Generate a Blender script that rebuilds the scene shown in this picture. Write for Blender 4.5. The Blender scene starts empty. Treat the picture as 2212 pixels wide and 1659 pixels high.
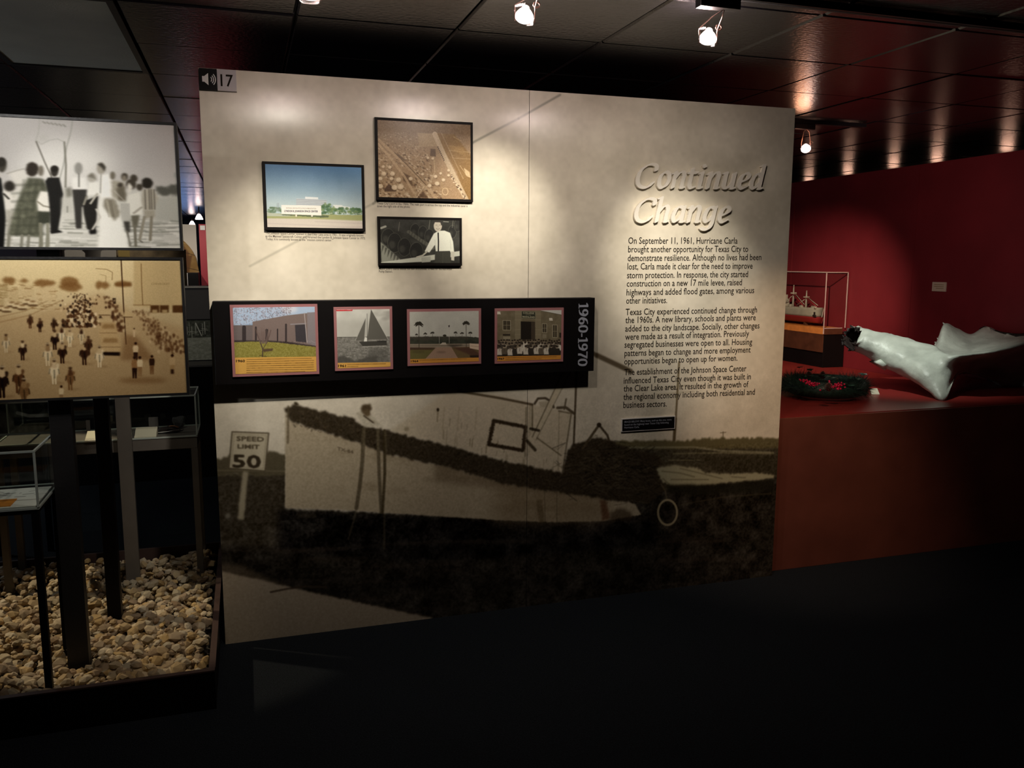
import bpy, bmesh, math, random
import numpy as np
from mathutils import Matrix, Vector
SC = bpy.context.scene
COL = SC.collection
rnd = random.Random(7)
RS = np.random.RandomState(11)
# ------------------------------------------------------------------ camera
IW, IH = 2212, 1659
CF, YAW, PIT, ROL = 1814.03, 0.307695, -0.143903, 0.003902
CC = np.array([0.13976, -3.72116, 1.67404])
def _rot():
    cy, sy = math.cos(YAW), math.sin(YAW)
    f = np.array([sy*math.cos(PIT), cy*math.cos(PIT), math.sin(PIT)])
    r = np.array([cy, -sy, 0.0]); u = np.cross(r, f)
    return (math.cos(ROL)*r+math.sin(ROL)*u, -math.sin(ROL)*r+math.cos(ROL)*u, f)
CR, CU, CFW = _rot()
cd = bpy.data.cameras.new('camera'); cam = bpy.data.objects.new('camera', cd); COL.objects.link(cam)
cd.sensor_fit = 'HORIZONTAL'; cd.sensor_width = 36.0; cd.lens = CF*36.0/IW; cd.clip_start = 0.05; cd.clip_end = 100
M = Matrix(((CR[0], CU[0], -CFW[0], CC[0]), (CR[1], CU[1], -CFW[1], CC[1]), (CR[2], CU[2], -CFW[2], CC[2]), (0, 0, 0, 1)))
cam.matrix_world = M
SC.camera = cam
def proj(P):
    d = np.asarray(P, float)-CC; z = d@CFW
    return (IW/2+CF*(d@CR)/z, IH/2-CF*(d@CU)/z)
def ray(px, py): return CFW+CR*(px-IW/2)/CF-CU*(py-IH/2)/CF
def at_y(px, py, y): d = ray(px, py); return CC+d*(y-CC[1])/d[1]     # measured pixel -> point on a plane of the room
def at_z(px, py, z): d = ray(px, py); return CC+d*(z-CC[2])/d[2]
def at_x(px, py, x): d = ray(px, py); return CC+d*(x-CC[0])/d[0]
# ------------------------------------------------------------------ world, view
w = bpy.data.worlds.new('world'); SC.world = w; w.use_nodes = True
w.node_tree.nodes['Background'].inputs[0].default_value = (0.25, 0.3, 0.5, 1)
w.node_tree.nodes['Background'].inputs[1].default_value = 0.004
SC.view_settings.view_transform = 'Standard'; SC.view_settings.look = 'None'
SC.view_settings.gamma = 1.0; SC.view_settings.use_curve_mapping = False
SC.view_settings.exposure = 0.0
# ------------------------------------------------------------------ lamps of the room (spot beams of the track heads) and added fills
def spot(loc, target, power, size, blend, col=(1, .86, .68), rad=.02):
    l = bpy.data.lights.new('spot_beam', 'SPOT'); l.energy = power; l.spot_size = math.radians(size); l.spot_blend = blend
    l.color = col; l.shadow_soft_size = rad
    o = bpy.data.objects.new('spot_beam', l); COL.objects.link(o); o.location = loc
    o.rotation_euler = (Vector(target)-Vector(loc)).to_track_quat('-Z', 'Y').to_euler(); return o
def point(loc, power, col, rad=.02):
    l = bpy.data.lights.new('lamp_glow_or_fill', 'POINT'); l.energy = power; l.color = col; l.shadow_soft_size = rad
    o = bpy.data.objects.new('lamp_glow_or_fill', l); COL.objects.link(o); o.location = loc; return o
CEIL = 2.57
WARM = (1, .92, .80)
# track heads over the mural: position, aim, power, beam angle
HEADS = [((0.36, -1.03, 2.47), (0.34, 0, 1.46), 66, 50), ((1.04, -1.01, 2.47), (1.22, 0, 1.88), 54, 38), ((1.70, -1.03, 2.45), (2.16, 0, 1.62), 72, 40)]
for l, t, p, s in HEADS:
    q = Vector(l)+(Vector(t)-Vector(l)).normalized()*.045
    spot(q, t, p, s, 1.0, WARM, .020)
    spot(q, (t[0], 0, 1.25), 12.5, 118, 1.0, WARM, .020)
    point((l[0], l[1]+.050, l[2]+.030), 3.4 if l[0] < 1 else 5.5, (1, .80, .74), .020)
# photo panels and stones on the left
spot((-0.75, -1.15, 2.45), (-0.52, -.28, 1.86), 34, 62, 1.0, (1, .97, .93))
spot((-0.62, -1.25, 2.45), (-0.60, -.28, 1.42), 22, 50, 1.0, (1, .96, .90))
spot((-2.0, 1.13, 2.46), (-.45, .20, .1), 185, 25.5, .25, (1, .82, .55))
spot((-0.25, -2.2, 2.5), (-0.30, -.1, .12), 14, 20, .8, (1, .78, .5))  # added fill that lifts the shaded stones
spot((-0.35, -.1, 2.45), (-0.25, .72, .9), 12, 40, .9, WARM)
# platform with the wreck piece, the wreath and the ship
L3 = (3.56, .93, 2.40)
spot((L3[0], L3[1]+.02, L3[2]-.03), (5.08, 2.85, 1.05), 220, 52, 1.0, (1, .80, .60))
spot((L3[0], L3[1]-.02, L3[2]-.03), (3.7, .6, .8), 4, 90, 1.0, (1, .80, .6))
point((L3[0]-.05, L3[1]-.02, L3[2]+.05), .8, (1, .45, .25), .05)
spot((3.35, .25, 2.48), (4.22, .72, 1.15), 100, 44, 1.0, (.93, 1, .90))
spot((2.35, -1.3, 2.48), (2.95, 0.05, .62), 85, 46, 1.0, (1, .70, .48))  # added wash on the platform front, in place of lamp spill
spot((4.2, 1.55, 2.48), (4.5, 1.9, .8), 22, 70, 1.0, (1, .62, .45))
spot((3.6, .2, 2.45), (5.2, 1.9, 1.6), 18, 95, 1.0, (1, .70, .62))  # added dim wash over the red wall, no lamp head here
# ------------------------------------------------------------------ materials
def mat(name, col, rough=.6, metal=0.0, var=0.0, vscale=8.0, bump=0.0, bscale=40.0, spec=.5, emit=None, estr=0.0, coat=0.0):
    m = bpy.data.materials.new(name); m.use_nodes = True; nt = m.node_tree; b = nt.nodes['Principled BSDF']
    b.inputs['Roughness'].default_value = rough; b.inputs['Metallic'].default_value = metal
    b.inputs['Specular IOR Level'].default_value = spec
    if coat: b.inputs['Coat Weight'].default_value = coat
    tc = nt.nodes.new('ShaderNodeTexCoord')
    n = nt.nodes.new('ShaderNodeTexNoise'); n.inputs['Scale'].default_value = vscale; n.inputs['Detail'].default_value = 5
    nt.links.new(tc.outputs['Object'], n.inputs['Vector'])
    rp = nt.nodes.new('ShaderNodeValToRGB'); nt.links.new(n.outputs['Fac'], rp.inputs['Fac'])
    rp.color_ramp.elements[0].position = .3; rp.color_ramp.elements[1].position = .7
    rp.color_ramp.elements[0].color = tuple(c*(1-var) for c in col)+(1,)
    rp.color_ramp.elements[1].color = tuple(min(1, c*(1+var)) for c in col)+(1,)
    nt.links.new(rp.outputs['Color'], b.inputs['Base Color'])
    if bump:
        n2 = nt.nodes.new('ShaderNodeTexNoise'); n2.inputs['Scale'].default_value = bscale; n2.inputs['Detail'].default_value = 4
        nt.links.new(tc.outputs['Object'], n2.inputs['Vector'])
        bp = nt.nodes.new('ShaderNodeBump'); bp.inputs['Strength'].default_value = bump; bp.inputs['Distance'].default_value = .01
        nt.links.new(n2.outputs['Fac'], bp.inputs['Height']); nt.links.new(bp.outputs['Normal'], b.inputs['Normal'])
    if emit:
        b.inputs['Emission Color'].default_value = tuple(emit)+(1,); b.inputs['Emission Strength'].default_value = estr
    return m
def glass(name, tint=(.975, .99, .98), refl=.08):
    m = bpy.data.materials.new(name); m.use_nodes = True; nt = m.node_tree; nt.nodes.clear()
    o = nt.nodes.new('ShaderNodeOutputMaterial'); mx = nt.nodes.new('ShaderNodeMixShader')
    t = nt.nodes.new('ShaderNodeBsdfTransparent'); t.inputs[0].default_value = tint+(1,)
    g = nt.nodes.new('ShaderNodeBsdfGlossy'); g.inputs['Roughness'].default_value = .03
    lw = nt.nodes.new('ShaderNodeLayerWeight'); pw = nt.nodes.new('ShaderNodeMath'); pw.operation = 'POWER'; pw.inputs[1].default_value = 4.0
    fr = nt.nodes.new('ShaderNodeMath'); fr.operation = 'MULTIPLY_ADD'; fr.inputs[1].default_value = .45; fr.inputs[2].default_value = .025
    nt.links.new(lw.outputs['Facing'], pw.inputs[0]); nt.links.new(pw.outputs[0], fr.inputs[0]); nt.links.new(fr.outputs[0], mx.inputs[0]); nt.links.new(t.outputs[0], mx.inputs[1]); nt.links.new(g.outputs[0], mx.inputs[2])
    nt.links.new(mx.outputs[0], o.inputs[0]); return m
def stone_mat():
    m = mat('limestone', (.36, .28, .18), .85, 0, .25, 30, .5, 60)
    nt = m.node_tree; b = nt.nodes['Principled BSDF']
    gi = nt.nodes.new('ShaderNodeNewGeometry'); oi = nt.nodes.new('ShaderNodeObjectInfo')
    ad = nt.nodes.new('ShaderNodeMath'); ad.operation = 'ADD'; fr = nt.nodes.new('ShaderNodeMath'); fr.operation = 'FRACT'
    nt.links.new(gi.outputs['Random Per Island'], ad.inputs[0]); nt.links.new(oi.outputs['Random'], ad.inputs[1]); nt.links.new(ad.outputs[0], fr.inputs[0])
    rp = nt.nodes.new('ShaderNodeValToRGB'); e = rp.color_ramp.elements
    e[0].color = (.30, .20, .11, 1); e[1].color = (.62, .50, .32, 1)
    for p, c in ((.25, (.42, .33, .22, 1)), (.5, (.5, .34, .14, 1)), (.75, (.48, .42, .31, 1))):
        x = e.new(p); x.color = c
    nt.links.new(fr.outputs[0], rp.inputs[0])
    mx = nt.nodes.new('ShaderNodeMixRGB'); mx.blend_type = 'MULTIPLY'; mx.inputs[0].default_value = .5
    src = b.inputs['Base Color'].links[0].from_socket
    sc = nt.nodes.new('ShaderNodeMixRGB'); sc.inputs[0].default_value = .6; sc.inputs[2].default_value = (1, 1, 1, 1)
    nt.links.new(src, sc.inputs[1]); nt.links.new(rp.outputs[0], mx.inputs[1]); nt.links.new(sc.outputs[0], mx.inputs[2])
    nt.links.new(mx.outputs[0], b.inputs['Base Color']); return m
MT = dict(
    black=mat('black_laminate', (.005, .004, .004), .5, 0, .2, 6, spec=.14),
    frame=mat('black_frame', (.007, .005, .004), .5, spec=.12),
    carpet=mat('dark_carpet', (.013, .016, .020), .95, 0, .45, 160, .8, 220, spec=.1),
    tile=mat('dark_ceiling_tile', (.009, .008, .010), .24, 0, .25, 14, .16, 55, spec=.75),
    grid=mat('ceiling_void', (.004, .004, .005), .8),
    board=mat('pale_board_edge', (.55, .5, .42), .5),
    title=mat('raised_letter_face', (.88, .82, .70), .45),
    ink=mat('brown_black_ink', (.018, .013, .009), .7, spec=.05),
    inklt=mat('caption_ink', (.09, .075, .06), .6, spec=.1),
    white=mat('white_print', (.75, .72, .68), .5),
    grey=mat('grey_print', (.36, .38, .44), .5), plate=mat('light_number_plate', (.50, .46, .46), .5),
    mauve=mat('mauve_card_edge', (.36, .15, .15), .55, 0, .05),
    post=mat('charcoal_post', (.009, .008, .008), .5, 0, .15, 10, .1, 80),
    graypost=mat('grey_brown_post', (.13, .115, .10), .5, 0, .1, 10),
    rim=mat('red_brown_rim', (.060, .034, .028), .5, 0, .2, 12, .1, 50),
    bedding=mat('gravel_bedding', (.05, .04, .03), .9, 0, .3, 20),
    stone=stone_mat(),
    red=mat('red_paint', (.19, .016, .022), .55, 0, .12, 3, .08, 60, spec=.35),
    redtop=mat('red_platform_top', (.22, .022, .018), .35, 0, .1, 4, spec=.5),
    redfront=mat('red_platform_front', (.15, .045, .03), .38, 0, .15, 5, spec=.4),
    orange=mat('orange_wood', (.62, .22, .05), .45, 0, .15, 20),
    walnut=mat('brown_wood', (.085, .030, .014), .45, 0, .25, 14),
    hull=mat('warm_grey_hull', (.40, .36, .29), .5, 0, .1, 20),
    hullred=mat('red_antifouling', (.30, .02, .02), .5),
    deck=mat('ship_deck_buff', (.42, .34, .27), .6),
    wreck=mat('pale_painted_steel', (.50, .53, .47), .42, 0, .30, 6, .7, 16, spec=.45),
    torn=mat('dark_torn_steel', (.03, .02, .018), .6, .3, .5, 30, .8, 40),
    card=mat('cream_card', (.68, .62, .48), .6), ocard=mat('orange_card', (.65, .24, .02), .6),
    green=mat('wreath_needles', (.012, .036, .026), .5, 0, .5, 30), green2=mat('holly_leaf', (.03, .085, .06), .3, 0, .3, 30),
    berry=mat('red_berry', (.62, .012, .07), .3), cone=mat('pine_cone_scales', (.22, .12, .10), .5, 0, .3, 50),
    glass=glass('clear_acrylic'), sleeve=glass('lamp_sleeve_glass', (.97, .93, .93)), edge=mat('acrylic_edge', (.42, .47, .43), .3),
    edgep=mat('acrylic_edge_warm', (.55, .40, .36), .3),
    lens=mat('troffer_lens', (.72, .74, .68), .5, 0, .06, 6, .2, 120),
    metal=mat('track_black_metal', (.012, .01, .012), .35, .3), brass=mat('wire_yoke', (.45, .25, .2), .3, .6),
    bulb=mat('lit_reflector', (1, .9, .8), .4, emit=(1, .84, .80), estr=6.0),
    cream=mat('cream_wall_board', (.62, .56, .48), .6), greyw=mat('grey_partition', (.085, .075, .07), .6, 0, .08, 4),
    navy=mat('dark_wall_paint', (.010, .010, .014), .7), bgred=mat('red_partition_paint', (.38, .03, .045), .6),
)
MT['sleeve'].node_tree.nodes['Math.001'].inputs[1].default_value = .05; MT['sleeve'].node_tree.nodes['Math.001'].inputs[2].default_value = .003
# ------------------------------------------------------------------ object helpers
def root_loc(o):
    while o.parent: o = o.parent
    return Vector(o.location)
def link(name, me, m, parent=None):
    o = bpy.data.objects.new(name, me)
    if m and not me.materials: me.materials.append(m)
    COL.objects.link(o)
    if parent: o.parent = parent
    return o
def mesh_obj(name, verts, faces, m, parent=None, smooth=False, uv=None):
    off = root_loc(parent) if parent else Vector((0, 0, 0))
    me = bpy.data.meshes.new(name); me.from_pydata([tuple(Vector(v)-off) for v in verts], [], faces); me.update()
    if uv:
        l = me.uv_layers.new(name='UVMap')
        for lp in me.loops:
            v = verts[lp.vertex_index]; l.data[lp.index].uv = uv(v)
    if smooth: me.polygons.foreach_set('use_smooth', [True]*len(me.polygons))
    return link(name, me, m, parent)
BF = [(0, 3, 2, 1), (4, 5, 6, 7), (0, 1, 5, 4), (1, 2, 6, 5), (2, 3, 7, 6), (3, 0, 4, 7)]
def box_geo(a, b):
    x0, x1 = sorted((a[0], b[0])); y0, y1 = sorted((a[1], b[1])); z0, z1 = sorted((a[2], b[2]))
    return [(x0, y0, z0), (x1, y0, z0), (x1, y1, z0), (x0, y1, z0), (x0, y0, z1), (x1, y0, z1), (x1, y1, z1), (x0, y1, z1)]
def box(name, a, b, m, parent=None, bev=0.0, uv=None):
    o = mesh_obj(name, box_geo(a, b), BF, m, parent, uv=uv)
    if bev:
        bm = bmesh.new(); bm.from_mesh(o.data)
        bmesh.ops.bevel(bm, geom=bm.edges[:], offset=bev, segments=2, profile=.5, affect='EDGES'); bm.to_mesh(o.data); bm.free()
    return o
def boxes(name, lst, m, parent=None):
    V, F = [], []
    for a, b in lst:
        n = len(V); V += box_geo(a, b); F += [tuple(i+n for i in f) for f in BF]
    return mesh_obj(name, V, F, m, parent)
def tube(name, pts, rad, m, parent=None, seg=8, closed=False):
    if not hasattr(rad, '__len__'): rad = [rad]*len(pts)
    V, F = [], []; P = [Vector(p) for p in pts]; n = len(P)
    for i, p in enumerate(P):
        t = (P[(i+1) % n]-P[i-1]) if closed else (P[min(i+1, n-1)]-P[max(i-1, 0)])
        t.normalize(); a = Vector((0, 0, 1)) if abs(t.z) < .9 else Vector((1, 0, 0)); u = t.cross(a).normalized(); v = t.cross(u)
        for k in range(seg):
            an = 2*math.pi*k/seg; V.append(tuple(p+(u*math.cos(an)+v*math.sin(an))*rad[i]))
    for i in range(n if closed else n-1):
        for k in range(seg):
            j = (i+1) % n; F.append((i*seg+k, i*seg+(k+1) % seg, j*seg+(k+1) % seg, j*seg+k))
    if not closed: F += [tuple(range(seg))[::-1], tuple((n-1)*seg+k for k in range(seg))]
    return mesh_obj(name, V, F, m, parent, smooth=True)
def lathe(name, c, prof, m, parent=None, seg=20, axis=None):
    V, F = [], []; q = Vector((0, 0, 1)).rotation_difference(Vector(axis)) if axis else None
    for r, z in prof:
        for k in range(seg):
            a = 2*math.pi*k/seg; p = Vector((r*math.cos(a), r*math.sin(a), z))
            if q: p = q @ p
            V.append(tuple(Vector(c)+p))
    for i in range(len(prof)-1):
        for k in range(seg):
            F.append((i*seg+k, i*seg+(k+1) % seg, (i+1)*seg+(k+1) % seg, (i+1)*seg+k))
    if prof[0][0] > 1e-6: F.append(tuple(range(seg))[::-1])
    if prof[-1][0] > 1e-6: F.append(tuple((len(prof)-1)*seg+k for k in range(seg)))
    return mesh_obj(name, V, F, m, parent, smooth=True)
def tag(o, label, cat, group=None):
    o['label'] = label; o['category'] = cat
    if group: o['group'] = group
    return o
def thing(name, label, cat, loc, group=None):
    o = bpy.data.objects.new(name, None); COL.objects.link(o); o.location = loc; o.empty_display_size = .1
    return tag(o, label, cat, group)
def struct(o): o['kind'] = 'structure'; return o
# ------------------------------------------------------------------ drawing: flat prints are drawn shape by shape into an array
def noise2(h, w, cell, octv=3):
    out = np.zeros((h, w)); amp = 1.; tot = 0
    for k in range(octv):
        c = max(cell/2**k, 1.0); gh, gw = int(h/c)+3, int(w/c)+3; g = RS.rand(gh, gw)-.5
        y = np.arange(h)/c; x = np.arange(w)/c; yi = y.astype(int); xi = x.astype(int)
        fy = (y-yi)[:, None]; fx = (x-xi)[None, :]; fy = fy*fy*(3-2*fy); fx = fx*fx*(3-2*fx)
        a = g[np.ix_(yi, xi)]; b = g[np.ix_(yi, xi+1)]; c2 = g[np.ix_(yi+1, xi)]; d = g[np.ix_(yi+1, xi+1)]
        out += amp*((a*(1-fx)+b*fx)*(1-fy)+(c2*(1-fx)+d*fx)*fy); tot += amp; amp *= .5
    return out/tot*2
def blur(a, s):
    r = int(max(1, round(s)))
    for _ in range(2):
        for ax in (0, 1):
            p = np.pad(a, [(r+1, r) if i == ax else (0, 0) for i in range(a.ndim)], mode='edge'); c = np.cumsum(p, axis=ax)
            n = a.shape[ax]; a = (np.take(c, range(2*r+1, 2*r+1+n), axis=ax)-np.take(c, range(0, n), axis=ax))/(2*r+1)
    return a
class Canvas:
    def __init__(s, w, h, quad, base):
        s.w, s.h = int(w), int(h); s.a = np.ones((s.h, s.w, 3))*np.array(base)/255.
        A = []; B = []
        for (x, y), (u, v) in zip(quad, ((0, 0), (s.w, 0), (s.w, s.h), (0, s.h))):
            A += [[x, y, 1, 0, 0, 0, -u*x, -u*y], [0, 0, 0, x, y, 1, -v*x, -v*y]]; B += [u, v]
        s.H = np.append(np.linalg.solve(np.array(A, float), np.array(B, float)), 1).reshape(3, 3)
        q = np.array(quad, float); s.sc = s.w/np.linalg.norm(q[1]-q[0])
    def T(s, pts):
        p = np.c_[np.array(pts, float), np.ones(len(pts))]@s.H.T; return p[:, :2]/p[:, 2:]
    def put(s, m, y0, x0, col, alpha):
        h, w = m.shape; sl = s.a[y0:y0+h, x0:x0+w]; m = (m*alpha)[..., None]
        c = np.array(col)/255.
        sl[:] = sl*(1-m)+c*m
    def poly(s, pts, col, alpha=1., soft=0., rough=0., rcell=6):
        P = s.T(pts); pad = int(soft*3+rough+3)
        x0 = max(0, int(P[:, 0].min())-pad); x1 = min(s.w, int(P[:, 0].max())+pad+1); y0 = max(0, int(P[:, 1].min())-pad); y1 = min(s.h, int(P[:, 1].max())+pad+1)
        if x1 <= x0 or y1 <= y0: return
        ss = 2 if (x1-x0)*(y1-y0) < 60000 else 1
        X, Y = np.meshgrid(x0+(np.arange((x1-x0)*ss)+.5)/ss, y0+(np.arange((y1-y0)*ss)+.5)/ss)
        if rough:
            X = X+rough*noise2(X.shape[0], X.shape[1], rcell*ss, 2); Y = Y+rough*noise2(X.shape[0], X.shape[1], rcell*ss, 2)
        ins = np.zeros(X.shape, bool); n = len(P)
        for i in range(n):
            xa, ya = P[i]; xb, yb = P[(i+1) % n]
            if ya == yb: continue
            c = ((ya > Y) != (yb > Y)) & (X < (xb-xa)*(Y-ya)/(yb-ya)+xa); ins ^= c
        m = ins.astype(float)
        if ss == 2: m = m.reshape(y1-y0, 2, x1-x0, 2).mean((1, 3))
        if soft: m = blur(m, soft)
        s.put(m, y0, x0, col, alpha)
    def line(s, pts, wd, col, alpha=1., soft=1.0):
        P = s.T(pts); hw = wd*s.sc/2; pad = int(hw+soft+2)
        x0 = max(0, int(P[:, 0].min())-pad); x1 = min(s.w, int(P[:, 0].max())+pad+1); y0 = max(0, int(P[:, 1].min())-pad); y1 = min(s.h, int(P[:, 1].max())+pad+1)
        if x1 <= x0 or y1 <= y0: return
        X, Y = np.meshgrid(np.arange(x0, x1)+.5, np.arange(y0, y1)+.5); D = np.full(X.shape, 1e9)
        for (xa, ya), (xb, yb) in zip(P[:-1], P[1:]):
            dx, dy = xb-xa, yb-ya; L = dx*dx+dy*dy+1e-9; t = np.clip(((X-xa)*dx+(Y-ya)*dy)/L, 0, 1)
            D = np.minimum(D, np.hypot(X-xa-t*dx, Y-ya-t*dy))
        s.put(np.clip((hw-D)/soft+.5, 0, 1), y0, x0, col, alpha)
    def ell(s, cx, cy, rx, ry, col, alpha=1., soft=0., rot=0., rough=0., rcell=5):
        t = np.linspace(0, 2*np.pi, 25)[:-1]; c, q = math.cos(rot), math.sin(rot)
        s.poly([(cx+rx*math.cos(a)*c-ry*math.sin(a)*q, cy+rx*math.cos(a)*q+ry*math.sin(a)*c) for a in t], col, alpha, soft, rough, rcell)
    def ring(s, cx, cy, rx, ry, wd, col, alpha=1.):
        t = np.linspace(0, 2*np.pi, 33); s.line([(cx+rx*math.cos(a), cy+ry*math.sin(a)) for a in t], wd, col, alpha)
    def grad(s, pts, c0, c1, ya, yb):      # vertical gradient inside a polygon (drawing units)
        n = 14
        for k in range(n):
            t = (k+.5)/n; ys = ya+(yb-ya)*k/n; ye = ya+(yb-ya)*(k+1)/n
            x0 = min(p[0] for p in pts); x1 = max(p[0] for p in pts)
            s.poly([(x0, ys-1), (x1, ys-1), (x1, ye+2), (x0, ye+2)], [a+(b-a)*t for a, b in zip(c0, c1)])
    def grain(s, amp, cell=2, octv=2, box=None, color=0.):
        n = noise2(s.h, s.w, cell, octv)*amp/255.; m = 1
        if box is not None:
            P = s.T(box); m = np.zeros((s.h, s.w)); x0, y0 = np.maximum(P.min(0).astype(int), 0); x1, y1 = P.max(0).astype(int); m[y0:y1, x0:x1] = 1
        s.a += (n*m)[..., None]
    def text(s, txt, x, y, h, width, col, alpha=1., slope=0., bold=0.):
        V, T = text_geo(txt); V = V.copy(); sx = width/max(V[:, 0].max(), 1e-6); V[:, 0] *= sx; V[:, 1] *= h/.73
        D = np.c_[x+V[:, 0], y-V[:, 1]+V[:, 0]*slope]; P = s.T(D)
        x0 = max(0, int(P[:, 0].min())-2); x1 = min(s.w, int(P[:, 0].max())+3); y0 = max(0, int(P[:, 1].min())-2); y1 = min(s.h, int(P[:, 1].max())+3)
        if x1 <= x0 or y1 <= y0: return
        ss = 3; m = np.zeros(((y1-y0)*ss, (x1-x0)*ss)); Q = (P-[x0, y0])*ss
        for t in T:
            a, b, c = Q[t[0]], Q[t[1]], Q[t[2]]; bx0 = max(int(min(a[0], b[0], c[0])-.5), 0); bx1 = int(max(a[0], b[0], c[0])+1.5); by0 = max(int(min(a[1], b[1], c[1])-.5), 0); by1 = int(max(a[1], b[1], c[1])+1.5)
            X, Y = np.meshgrid(np.arange(bx0, bx1)+.5, np.arange(by0, by1)+.5)
            e = lambda p, q: (q[0]-p[0])*(Y-p[1])-(q[1]-p[1])*(X-p[0])
            e1, e2, e3 = e(a, b), e(b, c), e(c, a); i = ((e1 >= 0) & (e2 >= 0) & (e3 >= 0)) | ((e1 <= 0) & (e2 <= 0) & (e3 <= 0))
            sl = m[by0:by1, bx0:bx1]; sl[i[:sl.shape[0], :sl.shape[1]]] = 1
        if bold: m = np.clip(blur(m, bold*ss*.5)*2.2, 0, 1)
        m = m.reshape(y1-y0, ss, x1-x0, ss).mean((1, 3)); s.put(m, y0, x0, col, alpha)
    def scrib(s, x0, x1, y, h, col, alpha=.5, slope=0.):   # print too small to read
        x = x0
        while x < x1:
            wl = rnd.uniform(2, 7)*h*.5; e = min(x+wl, x1)
            s.line([(x, y+(x-x0)*slope), (e, y+(e-x0)*slope)], h*rnd.uniform(.5, .75), col, alpha*rnd.uniform(.6, 1)); x = e+h*.45
    def person(s, x, top, h, hair, shirt, legs, wd=.26, skin=(150, 130, 110)):
        hr = h*.065; w2 = h*wd/2
        s.poly([(x-w2*.75, top+h*.17), (x+w2*.75, top+h*.17), (x+w2, top+h*.3), (x+w2*.8, top+h*.55), (x-w2*.8, top+h*.55), (x-w2, top+h*.3)], shirt, 1, .7)
        s.poly([(x-w2*.75, top+h*.53), (x+w2*.75, top+h*.53), (x+w2*.6, top+h), (x+w2*.12, top+h), (x, top+h*.68), (x-w2*.15, top+h), (x-w2*.6, top+h)], legs, 1, .7)
        s.ell(x, top+h*.085, hr, hr*1.3, skin, 1, .5); s.ell(x, top+h*.06, hr*1.1, hr*1.05, hair, 1, .5)
    def image(s, name):
        im = bpy.data.images.new(name, s.w, s.h); px = np.ones((s.h, s.w, 4), np.float32); px[..., :3] = np.clip(s.a[::-1], 0, 1)
        im.pixels.foreach_set(px.ravel()); im.update(); im.pack(); return im
_tc = {}
def text_geo(txt):
    if txt not in _tc:
        cu = bpy.data.curves.new('t', 'FONT'); cu.body = txt; cu.resolution_u = 2; cu.offset = .010; o = bpy.data.objects.new('t', cu); COL.objects.link(o)
        dg = bpy.context.evaluated_depsgraph_get(); me = bpy.data.meshes.new_from_object(o.evaluated_get(dg)); me.calc_loop_triangles()
        V = np.array([v.co[:2] for v in me.vertices]); T = [tuple(t.vertices) for t in me.loop_triangles]
        V[:, 0] -= V[:, 0].min(); bpy.data.objects.remove(o); bpy.data.curves.remove(cu); bpy.data.meshes.remove(me)
        _tc[txt] = (V, T)
    return _tc[txt]
def print_mat(name, im, rough=.5, spec=.4):
    m = bpy.data.materials.new(name); m.use_nodes = True; nt = m.node_tree; b = nt.nodes['Principled BSDF']
    t = nt.nodes.new('ShaderNodeTexImage'); t.image = im; t.extension = 'EXTEND'; nt.links.new(t.outputs[0], b.inputs['Base Color'])
    b.inputs['Roughness'].default_value = rough; b.inputs['Specular IOR Level'].default_value = spec; return m
def rect(q, y):      # measured corners TL TR BR BL on a plane y -> x0,x1,z0,z1
    p = [at_y(a, b, y) for a, b in q]
    return ((p[0][0]+p[3][0])/2, (p[1][0]+p[2][0])/2, (p[2][2]+p[3][2])/2, (p[0][2]+p[1][2])/2)
def rquad(r, y, o=(0, 0), s=1.):   # back to drawing coordinates of a zoomed view with origin o and scale s
    x0, x1, z0, z1 = r
    return [((proj((x, y, z))[0]-o[0])*s, (proj((x, y, z))[1]-o[1])*s) for x, z in ((x0, z1), (x1, z1), (x1, z0), (x0, z0))]
def ruv(r):
    x0, x1, z0, z1 = r; return lambda v: ((v[0]-x0)/(x1-x0), (v[2]-z0)/(z1-z0))
def print_slab(name, r, yf, yb, m, parent):
    return box(name, (r[0], yf, r[2]), (r[1], yb, r[3]), m, parent, uv=ruv(r))
def text_lines(name, lines, y, m, parent, xh=None, th=.0006):
    """each line: (text, left px, right px) on the plane y; cap height in metres"""
    V, F = [], []
    for txt, a, b, cap in lines:
        A = at_y(a[0], a[1], y); B = at_y(b[0], b[1], y); G, T = text_geo(txt)
        sx = (B[0]-A[0])/G[:, 0].max(); dz = (B[2]-A[2])/G[:, 0].max(); n = len(V)
        V += [(A[0]+g[0]*sx, y, A[2]+g[1]*cap/.73+g[0]*dz) for g in G]; F += [tuple(i+n for i in t) for t in T]
    return mesh_obj(name, V, F, m, parent)
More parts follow.
